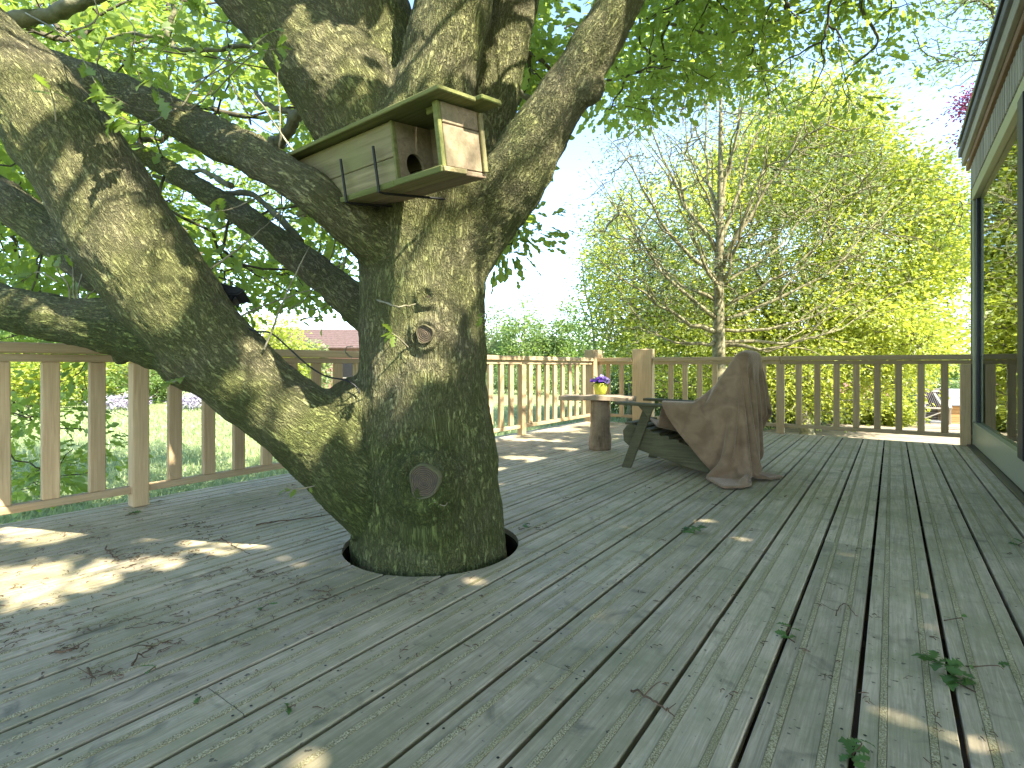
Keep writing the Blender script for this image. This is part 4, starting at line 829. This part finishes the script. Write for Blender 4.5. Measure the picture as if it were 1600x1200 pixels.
# hutch and open run
def hutch(c, yaw):
    t = thing('rabbit_hutch', c, 'small orange-brown timber hutch with a grey felt roof beyond the far balustrade', 'hutch'); R_ = Matrix.Rotation(yaw, 3, 'Z'); P = lambda x, y, z: Vector(c)+R_ @ Vector((x, y, z))
    for k in range(5): link('board', box_me(1.1, .03, .112, .006), t, P(.05, -.35, .13+k*.12), (0, 0, yaw), M['hutch'])
    for k in range(5): link('board', box_me(.03, .66, .112, .006), t, P(-.5, 0, .13+k*.12), (0, 0, yaw), M['hutch'])
    link('back_wall', box_me(1.1, .03, .95, .006), t, P(.05, .35, .5), (0, 0, yaw), M['hutch'])
    for x in (-.47, .57):
        for y in (-.31, .31): link('leg', box_me(.05, .05, .7, .006), t, P(x, y, .35), (0, 0, yaw), M['whitewood'])
    q = (R_ @ Matrix.Rotation(.5, 3, 'X')).to_euler(); link('roof', box_me(1.34, .96, .035, .008), t, P(.05, -.02, .90), q, M['felt']); link('roof_batten', box_me(.08, .98, .05, .01), t, P(-.6, -.02, .925), q, M['whitewood']); return t
hutch(tuple(gz(1500, 15.8)), YAW-.35)
def run(c, yaw):
    t = thing('wire_run', c, 'pale timber framed wire run standing left of the orange hutch', 'pet run'); R_ = Matrix.Rotation(yaw, 3, 'Z'); P = lambda x, y, z: tuple(Vector(c)+R_ @ Vector((x, y, z)))
    B = lambda a, b, w=.045: bar('frame_bar', t, P(*a), P(*b), w, w, M['whitewood'])
    for x in (-.3, .3): B((x, -.4, 0), (x, -.4, .62)); B((x, .4, 0), (x, .4, 1.12)); B((x, -.46, .6), (x, .46, 1.15), .075); B((x, -.4, .04), (x, .4, .04))
    B((-.3, -.4, .6), (.3, -.4, .6)); B((-.3, -.4, .04), (.3, -.4, .04)); B((-.3, .4, 1.12), (.3, .4, 1.12)); B((-.28, -.41, .3), (.28, -.41, .58), .03)
    P0, P1 = [], []
    for k in range(14): x = -.3+.6*k/13; P0 += [P(x, -.4, 0), P(x, -.4, .6)]; P1 += [P(x, -.4, .6), P(x, .4, 1.12)]
    for k in range(10): z = .6*k/9; P0.append(P(-.3, -.4, z)); P1.append(P(.3, -.4, z))
    V_, F_ = tubes(P0, P1, [.003]*len(P0), [.003]*len(P0), 3); link('wire_mesh', mesh('wire_mesh', V_, F_), t, mat=M['meshgrey'], kind='stuff'); link('back_panel', box_me(.6, .02, 1.0, .004), t, P(0, .39, .55), (0, 0, yaw), M['tile'])
    link('feed_box', box_me(.3, .2, .2, .02), t, P(0, -.1, .12), (0, 0, yaw), M['meshgrey'])
run(tuple(gz(1458, 15.8)), YAW-.45)

# ------------------------------------------------------------ owl nest box on the trunk
BO = np.array([-1.47698, 1.59023, 1.74196-.93])*.9+np.array([0, 0, .93]); BR = Matrix(((.998941, .046014, .0000178), (-.045381, .985266, -.164899), (-.0076, .164724, .98631)))
BL, BW, BH = 1.097, .2595, .26
BT = Matrix.Translation(BO) @ BR.to_4x4() @ Matrix.Scale(.9, 4)
nb = thing('nest_box', tuple(BT @ Vector((-BL/2, BW/2, 0))), 'long weathered wooden nest box strapped across the oak trunk, open porch at its right', 'nest box')
def bb(name, x0, x1, y0, y1, z0, z1, mat, bev=.003, par=nb, **k):
    m_ = BT @ Matrix.Translation(((x0+x1)/2, (y0+y1)/2, (z0+z1)/2)); return link(name, box_me(x1-x0, y1-y0, z1-z0, bev=bev, name=name, wob=.0008), par, m_.translation, m_.to_euler(), mat, scl=.9, **k)
bb('front_board', -BL, -.285, 0, .018, .105, .253, M['boxwood']); bb('front_board', -BL, -.285, 0, .018, .002, .102, M['boxwood'])
bb('back_board', -BL, -.002, BW-.018, BW, .1, BH-.003, M['boxend']); bb('back_board', -BL, -.002, BW-.018, BW, .0, .098, M['boxwood'])
bb('end_board', -.019, 0, .02, BW, .175, BH-.003, M['boxend']); bb('end_board', -.019, 0, .02, BW, .002, .172, M['boxend']); bb('end_board', -BL, -BL+.018, .02, BW-.02, 0, BH-.003, M['boxend'])
bb('corner_batten', -.028, -.002, -.004, .018, -.0, BH-.004, M['mossy']); bb('back_batten', .0015, .016, BW-.022, BW+.002, .0, BH-.01, M['boxwood'])
bb('front_batten', -.295, -.283, -.005, .02, .002, BH-.006, M['mossy'])
bb('floor_board', -BL-.01, .012, -.012, .125, -.022, -.001, M['boxwood']); bb('floor_board', -BL-.01, .0, .128, BW+.004, -.021, -.001, M['boxend']); bb('floor_edge', -.29, .004, -.022, -.0125, -.024, .002, M['mossy']); bb('floor_edge', -BL, -.292, -.020, -.0125, -.024, .002, M['mossy'])
bb('roof_board', -BL-.05, .075, -.065, .155, BH, BH+.019, M['mossy'], .004); bb('roof_board', -BL-.05, .105, .158, BW+.03, BH+.004, BH+.024, M['mossy'], .004)
bb('ceiling_batten', -.10, -.03, .03, .05, BH-.03, BH-.004, M['mossy'])
# partition with the round entrance hole
def partition():
    bm = bmesh.new(); a = np.arange(32)/32*2*np.pi; y0, y1, z0, z1 = .02, BW-.02, 0, BH-.004; cy, cz, r = .122, .078, .052; th = .015
    sq = []
    for t_ in a:
        c_, s_ = math.cos(t_), math.sin(t_); k = min((y1-cy)/c_ if c_ > 1e-6 else 9, (y0-cy)/c_ if c_ < -1e-6 else 9, (z1-cz)/s_ if s_ > 1e-6 else 9, (z0-cz)/s_ if s_ < -1e-6 else 9); sq.append((cy+k*c_, cz+k*s_))
    for (yy, zz) in ((y0, z0), (y1, z0), (y0, z1), (y1, z1)):
        k = int(np.argmin([math.hypot(q[0]-yy, q[1]-zz) for q in sq])); sq[k] = (yy, zz)
    rings = []
    for x, pts in ((th, sq), (th, None), (0, None), (0, sq)):
        rings.append([bm.verts.new((x, p[0], p[1])) for p in (pts or [(cy+r*math.cos(t_), cz+r*1.05*math.sin(t_)) for t_ in a])])
    for A, B in zip(rings, rings[1:]):
        for i in range(32): bm.faces.new([A[i], A[(i+1) % 32], B[(i+1) % 32], B[i]])
    bmesh.ops.recalc_face_normals(bm, faces=bm.faces); me = bpy.data.meshes.new('partition'); bm.to_mesh(me); bm.free(); m_ = BT @ Matrix.Translation((-.31, 0, 0)); return link('partition', me, nb, m_.translation, m_.to_euler(), M['boxend'], scl=.9)
partition()
for k in range(1, 2): pass
for k, (px_, sgn) in enumerate(((-.385, 1), (-.63, 1))):
    p = [BT @ Vector(v) for v in ((px_-.004, -.030, .165), (px_, -.032, .02), (px_, -.032, -.032), (px_, .0, -.036), (px_+.02, BW+.06, -.037), (px_+.02, BW+.10, -.037))]
    V_, F_, _ = sweep(np.array([list(v) for v in p]), [.006]*len(p), 6); o = link('bracket', mesh('bracket', V_, F_), nb, mat=M['steel'])

# ------------------------------------------------------------ floodlight and cable
fc = W(362, 461, 2.62); fl = thing('floodlight', tuple(fc), 'small black floodlight fixed to the upper side of the leaning limb', 'lamp')
ra = Matrix.Rotation(YAW, 3, 'Z') @ Matrix.Rotation(.15, 3, 'Y') @ Matrix.Rotation(-.5, 3, 'X')
FQ = lambda x, y, z: tuple(Vector(fc)+ra @ Vector((x, y, z)))
def wedge():
    bm = bmesh.new(); top = [(-.07, -.05, .03), (.075, -.05, .012), (.075, .06, .012), (-.07, .06, .03)]; bot = [(-.055, -.035, -.03), (.05, -.035, -.012), (.05, .045, -.012), (-.055, .045, -.03)]
    A = [bm.verts.new(v) for v in top]; B = [bm.verts.new(v) for v in bot]; bm.faces.new(A); bm.faces.new(B[::-1])
    for i in range(4): bm.faces.new([A[i], B[i], B[(i+1) % 4], A[(i+1) % 4]])
    bmesh.ops.recalc_face_normals(bm, faces=bm.faces); bmesh.ops.bevel(bm, geom=bm.edges[:], offset=.006, segments=2, affect='EDGES'); me = bpy.data.meshes.new('housing'); bm.to_mesh(me); bm.free(); return me
link('housing', wedge(), fl, FQ(0, 0, 0), ra.to_euler(), M['black'])
link('lens', box_me(.12, .09, .006, .002), fl, FQ(.003, .005, .026), (ra @ Matrix.Rotation(.125, 3, 'Y')).to_euler(), M['frame'])
for k in range(5): link('cooling_fin', box_me(.006, .06, .03, .001), fl, FQ(-.045+k*.02, .005, -.034), ra.to_euler(), M['black'])
bar('bracket', fl, FQ(-.01, -.056, 0), FQ(-.055, -.056, -.085), .02, .005, M['steel']); bar('bracket', fl, FQ(-.01, .066, 0), FQ(-.055, .066, -.085), .02, .005, M['steel']); bar('bracket', fl, FQ(-.055, -.058, -.085), FQ(-.055, .068, -.085), .02, .005, M['steel'])
c = spline(np.array([W(*p) for p in [(352, 470, 2.6), (360, 485, 2.52), (380, 508, 2.5), (400, 518, 2.5), (422, 520, 2.5), (445, 538, 2.5), (480, 570, 2.52), (510, 588, 2.54), (540, 594, 2.55), (556, 604, 2.55), (562, 615, 2.55)]]), 50); V_, F_, _ = sweep(c, [.0042]*50, 6)
link('cable', mesh('cable', V_, F_, True), mat=M['black'], label='black cable drooping from the floodlight to the oak trunk', cat='cable')

# ------------------------------------------------------------ log side table and flower pot
tb = px_y(937, 702); tb[2] = 0
st = thing('log_table', tuple(tb), 'rustic side table of a wavy slab on a barked log', 'table')
def log_mesh(h, r):
    n, s = 26, 28; a = np.arange(s)/s*2*np.pi; V = []
    for k in range(n):
        z = h*k/(n-1); r_ = r*(1+.07*math.sin(z*9+1)+.05*math.sin(z*21)); V.append(np.stack([np.cos(a)*r_*(1+.06*np.sin(a*3+z*4)+.02*rng.normal(size=s)), np.sin(a)*r_*(1+.05*np.sin(a*2+1)), a*0+z], 1))
    V = np.vstack(V+[np.array([[0, 0, 0], [0, 0, h]])]); i = np.arange(s); j = (i+1) % s; b = (np.arange(n-1)*s)[:, None]
    return mesh('log', V, [np.stack([b+i, b+j, b+s+j, b+s+i], 2).reshape(-1, 4), np.vstack([np.stack([np.full(s, n*s), j, i], 1), np.stack([np.full(s, n*s+1), (n-1)*s+i, (n-1)*s+j], 1)])], True)
link('log', log_mesh(.545, .112), st, (tb[0], tb[1], 0), (0, 0, .4), M['log'])
def slab_mesh(L, Wd, th):
    nx, ny = 22, 9; V, F = [], []
    for s in (1, -1):
        for i in range(nx):
            for j in range(ny):
                u, v = i/(nx-1)*2-1, j/(ny-1)*2-1; x = u*L/2*(1+.03*math.sin(v*3)); w = Wd/2*(1+.10*math.sin(u*4+1)+.06*math.sin(u*9+(v > 0)*2)); 
                V.append((x, v*w, s*th/2*(1-.25*abs(v)**6)+.008*math.sin(u*3+1)+random.uniform(-.001, .001)))
    V = np.array(V); k = nx*ny; idx = np.arange(k).reshape(nx, ny); a, b, c, d = idx[:-1, :-1].ravel(), idx[1:, :-1].ravel(), idx[1:, 1:].ravel(), idx[:-1, 1:].ravel()
    F = [np.stack([a, b, c, d], 1), np.stack([d, c, b, a], 1)+k]; bd = np.concatenate([idx[:, 0], idx[-1, 1:], idx[-2::-1, -1], idx[0, -2:0:-1]]); nb_ = np.roll(bd, -1); F.append(np.stack([bd, bd+k, nb_+k, nb_], 1)); return mesh('slab', V, F)
link('slab', slab_mesh(.80, .36, .058), st, (tb[0]-.03, tb[1]+.0, .575), (0, 0, .12), M['slab'])
pc = np.array([tb[0]-.02, tb[1]+.06, .606]); fp_ = thing('flower_pot', tuple(pc), 'yellow-green glazed pot of violet pansies standing on the log table', 'flower pot')
def lathe(prof, s=28):
    a = np.arange(s)/s*2*np.pi; V = np.vstack([np.stack([np.cos(a)*r, np.sin(a)*r, a*0+z], 1) for r, z in prof]); i = np.arange(s); j = (i+1) % s; b = (np.arange(len(prof)-1)*s)[:, None]; return mesh('lathe', V, np.stack([b+i, b+j, b+s+j, b+s+i], 2).reshape(-1, 4), True)
link('pot', lathe([(0, 0), (.052, 0), (.058, .01), (.072, .06), (.078, .10), (.076, .118), (.080, .124), (.078, .130), (.071, .128), (.070, .11), (0, .108)]), fp_, tuple(pc), None, M['pot']); link('soil', lathe([(.069, .113), (.04, .117), (0, .118)]), fp_, tuple(pc), None, M['soil'])
n = 90; q = unit(rng.normal(size=(n, 3))*np.array([1, 1, .5])+np.array([0, 0, .35])); leaf_obj('foliage', [leaves(pc+np.array([0, 0, .125])+q*rng.uniform(.01, .05, (n, 1)), q, rng.uniform(.04, .075, n), 'oval', rng.uniform(0, 1, n), .5)], M['pleaf'], fp_, kind='stuff')
for k in range(15):
    a = k*2.4; rr_ = .018+.078*math.sqrt(k/15); fpos = pc+np.array([rr_*math.cos(a), rr_*math.sin(a), .205-.5*rr_+random.uniform(-.012, .012)]); Pt = np.array(fpos)[None].repeat(5, 0); an = np.arange(5)/5*6.283+k; tl = unit(np.array([math.cos(a)*.5+.25, math.sin(a)*.5-.6, .75]))
    u = unit(np.cross(tl, [0, 0, 1.])); v = np.cross(tl, u); D = u*np.cos(an)[:, None]+v*np.sin(an)[:, None]+tl*.2
    TVq = np.array([(0, 0, 0), (.4, -.42, .03), (.85, -.4, 0), (1, 0, -.04), (.85, .4, 0), (.4, .42, .03)]); Vs = Pt[:, None]+(D[:, None]*TVq[None, :, 0:1]+np.cross(tl, D)[:, None]*TVq[None, :, 1:2]+tl*TVq[None, :, 2:3])*.032
    me = mesh('flower', Vs.reshape(-1, 3), np.arange(30).reshape(5, 6), False, {'tint': ('FLOAT', np.repeat(rng.uniform(0, 1, 5), 6))}); link('flower', me, fp_, mat=M['petal'])

# ------------------------------------------------------------ reclining slatted garden chair
ch = thing('garden_chair', (-1.55, 4.9, 0), 'dark green wooden slatted garden chair reclined towards the house', 'chair')
def poly_board(name, pts, y0, y1, parent=ch, mat=None, bev=.004):
    bm = bmesh.new(); A = [bm.verts.new((x, y0, z)) for x, z in pts]; B = [bm.verts.new((x, y1, z)) for x, z in pts]; bm.faces.new(A); bm.faces.new(B[::-1]); n = len(pts)
    for i in range(n): bm.faces.new([A[i], A[(i+1) % n], B[(i+1) % n], B[i]])
    bmesh.ops.recalc_face_normals(bm, faces=bm.faces); bmesh.ops.bevel(bm, geom=bm.edges[:], offset=bev, segments=1, affect='EDGES'); c = Vector((sum(p[0] for p in pts)/n, (y0+y1)/2, sum(p[1] for p in pts)/n))
    for v in bm.verts: v.co -= c
    me = bpy.data.meshes.new(name); bm.to_mesh(me); bm.free(); return link(name, me, parent, c, None, mat or M['chairwood'])
CY0, CY1 = 4.60, 5.22
RP = [(-2.03, .33), (-1.99, .385), (-1.93, .395), (-1.62, .30), (-1.12, .155), (-1.06, .13), (-1.06, .002), (-1.16, .002), (-1.50, .07), (-1.96, .19), (-2.02, .235)]
for y in (CY0, CY1-.03): poly_board('side_rail', RP, y, y+.03)
for y in (CY0-.034, CY1+.004): poly_board('front_leg', [(-2.03, 0), (-1.94, 0), (-1.72, .575), (-1.81, .575)], y, y+.03)
for y in (CY0-.034, CY1+.004): poly_board('rear_leg', [(-1.13, .002), (-1.055, .002), (-1.085, .575), (-1.16, .575)], y, y+.03)
for y in (CY0-.062, CY1+.032): poly_board('arm_bracket', [(-1.86, .575), (-1.70, .575), (-1.76, .47)], y, y+.026)
for y in (CY0-.095, CY1-.035): poly_board('arm', [(-2.07, .577), (-1.03, .560), (-1.03, .583), (-2.07, .601)], y, y+.13)
for k in range(6):
    x = -1.97+k*.085; z = .402-.0+(-.29)*(k*.085); bar('seat_slat', ch, (x, CY0-.005, z), (x, CY1+.005, z), .074, .02, M['chairwood'], roll=0)
for k in range(6):
    y = CY0+.075+k*.094; sp = (k-2.5)*.012; top = 1.02-.045*abs(k-2.5)**1.5*.5
    x1 = -1.50+(top-.2)*.62; bar('back_slat', ch, (-1.50, y, .20), (x1, y+sp, top), .082, .02, M['chairwood'])
for z in (.30, .56, .86): x = -1.50+(z-.2)*.62+.026; bar('back_batten', ch, (x, CY0+.02, z), (x, CY1-.02, z), .06, .025, M['chairwood'])
bar('front_stretcher', ch, (-2.0, CY0+.03, .33), (-2.0, CY1-.03, .33), .022, .10, M['chairwood'])
# fleece blanket, draped by a small cloth simulation over the chair
def drape():
    nu, nv = 70, 60; d = .0255
    U, V_ = np.meshgrid(np.arange(nu)*d, np.arange(nv)*d, indexing='ij')       # u along X (front to back), v along Y
    th = math.radians(-50); ux, uy = U-U.mean(), V_-V_.mean()
    X = -1.09+ux*math.cos(th)-uy*math.sin(th); Y = 4.72+ux*math.sin(th)+uy*math.cos(th)
    Z = 1.10+.02*np.sin(X*9+Y*4)+.02*np.sin(Y*13)-.0*np.abs(X+1.0); P = np.stack([X, Y, Z], 2); Q = P.copy()
    boxes = []                     # centre, half size, rotation about Y (slope)
    sl = math.atan2(.82, .82*.62); bc = np.array([-1.50+.41*.62, 4.91, .61])
    boxes.append((bc, np.array([.49, .29, .022]), sl)); 
    for y in (CY0-.03, CY1+.03): boxes.append((np.array([-1.55, y, .58]), np.array([.52, .065, .014]), 0.0))
    boxes.append((np.array([-1.75, 4.91, .34]), np.array([.28, .31, .03]), -.28)); 
    for y in (CY0-.0, CY1): boxes.append((np.array([-1.10, y, .30]), np.array([.045, .03, .30]), 0)); boxes.append((np.array([-1.5, y, .18]), np.array([.5, .02, .1]), -.22))
    th_ = .020
    def collide(P, Q):
        for c, h, a in boxes:
            ca, sa = math.cos(a), math.sin(a); q = P-c; lx = q[..., 0]*ca+q[..., 2]*sa; lz = -q[..., 0]*sa+q[..., 2]*ca; ly = q[..., 1]
            hh = h+th_; pen = np.stack([hh[0]-np.abs(lx), hh[1]-np.abs(ly), hh[2]-np.abs(lz)], -1); ins = (pen > 0).all(-1)
            if ins.any():
                ax = pen.argmin(-1); s = [np.sign(lx)+(lx == 0), np.sign(ly)+(ly == 0), np.sign(lz)+(lz == 0)]; mv = [np.where(ins & (ax == k), pen[..., k]*s[k], 0) for k in range(3)]
                P[..., 0] += mv[0]*ca-mv[2]*sa; P[..., 2] += mv[0]*sa+mv[2]*ca; P[..., 1] += mv[1]; w = ins[..., None]*.75; Q += (P-Q)*w
        f = P[..., 2] < th_; P[..., 2] = np.where(f, th_, P[..., 2]); Q[...] = np.where(f[..., None], Q+(P-Q)*np.array([.8, .8, 1]), Q)
    def con(P, A, B, L, k=1.0):
        a, b = P[A], P[B]; dd = b-a; l = np.linalg.norm(dd, axis=-1, keepdims=True)+1e-9; c = dd*(1-L/l)*.5*k; P[A] += c; P[B] -= c
    S = lambda a, b: slice(a, b)
    pin = (np.abs(X+1.0) < .045) & (Y > 4.62) & (Y < 5.18); pins = P.copy(); pins[..., 2] = 1.075
    for it in range(420):
        vel = (P-Q)*.965; Q[...] = P; P += vel; P[..., 2] -= .0016
        if True: P[pin] = pins[pin]; Q[pin] = pins[pin]
        for _ in range(7):
            for st in (0, 1):
                n_ = (nu-st)//2; a = S(st, st+2*n_-0); con(P, (slice(st, nu-1, 2),), (slice(st+1, nu, 2),), d) if True else 0
                con(P, (slice(None), slice(st, nv-1, 2)), (slice(None), slice(st+1, nv, 2)), d)
            for st in (0, 1): 
                con(P, (slice(st, nu-1, 2), slice(0, nv-1)), (slice(st+1, nu, 2), slice(1, nv)), d*1.414, .35); con(P, (slice(st, nu-1, 2), slice(1, nv)), (slice(st+1, nu, 2), slice(0, nv-1)), d*1.414, .35)
            for st in range(4):
                if True:
                    a = np.arange(st, nu-2, 4); con(P, (a,), (a+2,), 2*d, .30); b = np.arange(st, nv-2, 4); con(P, (slice(None), b), (slice(None), b+2), 2*d, .30)
            collide(P, Q)
    return P
CP = drape(); nu, nv = CP.shape[:2]; idx = np.arange(nu*nv).reshape(nu, nv); F = np.stack([idx[:-1, :-1], idx[1:, :-1], idx[1:, 1:], idx[:-1, 1:]], 2).reshape(-1, 4)
bl = link('blanket', mesh('blanket', CP.reshape(-1, 3), F, True), mat=M['fleece'], label='brown fleece blanket draped over the back and arm of the garden chair', cat='blanket')
md = bl.modifiers.new('t', 'SOLIDIFY'); md.thickness = .022; md.offset = 0; md = bl.modifiers.new('s', 'SUBSURF'); md.levels = 1; md.render_levels = 1

# ------------------------------------------------------------ things lying on the deck
def sprig(px, py, label, nl, L0, sz=.09, a0=0):
    p = px_y(px, py); p[2] = .004; t = thing('oak_sprig', tuple(p), label, 'leaf sprig', 'green leaf sprigs fallen on the deck')
    a = a0; pts = [p+np.array([math.cos(a)*sz*u+.01*math.sin(u*5), math.sin(a)*sz*u, .006+.012*math.sin(u*3)]) for u in (-.8, -.2, .4, 1)]; c = spline(pts, 8); V_, F_, _ = sweep(c, np.linspace(.0022, .0012, 8), 5); link('stem', mesh('stem', V_, F_, True), t, mat=M['litter'])
    for k in range(nl):
        i = 1+int(random.random()*6.5); an = a0+random.choice((-1, 1))*random.uniform(.3, 1.5)+(3.14 if random.random() < .3 else 0); o = put_leaf(t, c[i]+np.array([0, 0, .004]), (math.cos(an), math.sin(an), random.uniform(-.02, .35)), L0*random.uniform(.7, 1.2), up=(random.gauss(0, .35), random.gauss(0, .35), 1), tpl=random.choice(sp_tpl))
sp_tpl = []
for me in lf_tpl:
    m2 = me.copy(); m2.materials.clear(); m2.materials.append(M['leaf_sprig']); sp_tpl.append(m2)
for a in ((1078, 831, 'flat green leaf sprig lying on the boards in the middle of the deck', 14, .06, .07, .3), (1492, 1062, 'largest green leaf sprig, lying across the board gap near the bottom right', 17, .062, .075, 2.2), (1535, 1046, 'small curled leaf sprig just right of the largest sprig', 4, .035, .06, .2), (1232, 994, 'small green sprig over a board gap right of the middle', 7, .04, .05, 2.0),
          (1338, 1182, 'green sprig at the very bottom edge of the picture in a gap', 8, .045, .05, 1.5), (236, 1052, 'single dark green leaf lying on the left of the deck', 2, .05, .02, .5), (413, 952, 'small green leaf left of the hole in the deck', 2, .04, .02, 1.), (1488, 972, 'tiny dark sprig by a gap at the right', 2, .025, .04, .2), (822, 822, 'small dark leaf beside the tree hole', 2, .05, .03, .1), (203, 806, 'small green sprig at the foot of the left post', 3, .06, .05, .4), (455, 1110, 'little dark leaf on the lower left boards', 2, .03, .02, .2), (1595, 853, 'small dark leaf near the sliding door', 2, .04, .02, .8), (310, 1098, 'faint small green leaf by a board joint at lower left', 1, .03, .01, .2)): sprig(*a)
def stick(pts, r, label, forks=2):
    P_ = np.array([px_y(*q) for q in pts]); P_[:, 2] = r+.002; c = spline(P_, 18); c[:, 2] += np.abs(rng.normal(size=18))*.004; c[:, :2] += rng.normal(size=(18, 2))*r*.6; parts = [sweep(c, np.linspace(r, r*.5, 18), 6)[:2]]
    for k in range(forks):
        i = random.randint(3, 14); a = random.uniform(0, 6.28); e = c[i]+np.array([math.cos(a), math.sin(a), .15])*random.uniform(.03, .08); parts.append(sweep(spline([c[i], (c[i]+e)/2+rng.normal(size=3)*.006, e], 6), np.linspace(r*.6, r*.3, 6), 5)[:2])
    V_, F_ = merge(parts); link('fallen_twig', mesh('fallen_twig', V_, F_, True), mat=M['litter'], label=label, cat='twig', group='twigs fallen on the deck')
for pts, r, lab in (([(985, 1083), (1015, 1095), (1035, 1108), (1052, 1124)], .0035, 'dark crooked twig lying at the bottom centre of the deck'), ([(1306, 964), (1312, 952), (1322, 946), (1340, 968)], .002, 'thin curved twig on the right hand boards'), ([(400, 822), (440, 816), (490, 810), (530, 804)], .004, 'long dark twig left of the trunk near the balustrade'), ([(205, 1045), (215, 1030), (240, 1015), (262, 1006)], .003, 'curved brown twig at lower left beside a single leaf'),
                    ([(138, 1048), (142, 1058), (150, 1064)], .003, 'short pale twig at the lower left'), ([(165, 858), (172, 868), (184, 876)], .004, 'forked twig in the left sunlit patch'), ([(195, 985), (235, 979), (272, 973)], .0015, 'thin straight dark stalk on the left boards'), ([(345, 842), (365, 855), (390, 868)], .003, 'twig lying left of the tree hole'), ([(88, 1022), (110, 1020), (124, 1016)], .004, 'stubby brown twig near the left edge')): stick(pts, r, lab)
def litter():
    parts = []; Q = []
    for (cx_, cy_, sx, sy, n_) in ((250, 900, 220, 70, 170), (120, 860, 110, 25, 60), (200, 875, 30, 12, 40), (285, 870, 40, 9, 36), (125, 832, 35, 7, 30), (310, 824, 25, 7, 26), (320, 845, 25, 7, 20), (20, 1010, 35, 12, 20), (110, 1025, 35, 12, 14), (60, 985, 35, 10, 16), (150, 1055, 25, 9, 20), (255, 1010, 35, 10, 22), (520, 930, 60, 12, 36), (455, 935, 45, 18, 22), (420, 895, 40, 8, 30), (620, 935, 50, 15, 14), (230, 970, 140, 20, 50), (840, 825, 14, 4, 14), (880, 778, 14, 3, 8), (1150, 900, 300, 120, 60), (1300, 1100, 200, 60, 26), (500, 790, 140, 25, 60), (700, 1030, 300, 80, 40), (1000, 760, 200, 30, 40)):
        Q.append(np.stack([rng.normal(cx_, sx, int(n_*.7)), rng.normal(cy_, sy*.7, int(n_*.7))], 1))
    Q = np.vstack(Q); Q = Q[(Q[:, 1] > 700) & (Q[:, 1] < 1230) & (Q[:, 0] > -100)]
    for px, py in Q:
        p = px_y(px, py); 
        if p[0] < -4.1 or p[1] > 7.9 or p[0] > .7 or np.hypot(*(p[:2]-HC)) < HR: continue
        n_ = random.randint(1, 3)
        for k in range(n_):
            a = random.uniform(0, 6.28); L = random.uniform(.008, .032); d = np.array([math.cos(a), math.sin(a), 0]); s = np.array([-d[1], d[0], 0])*L*random.uniform(-.5, .5); r = random.uniform(.0006, .0016); q = p+rng.normal(size=3)*.012*np.array([1, 1, 0]); q[2] = .002+r
            parts.append(sweep(np.array([q-d*L/2, q+s*.6+np.array([0, 0, r*2]), q+d*L/2]), [r, r*1.2, r*.5], 4)[:2])
    V_, F_ = merge(parts); link('catkin_litter', mesh('catkin_litter', V_, F_), mat=M['litter'], kind='stuff', label='scattered dry brown catkins and twig bits on the boards', cat='litter')
litter()
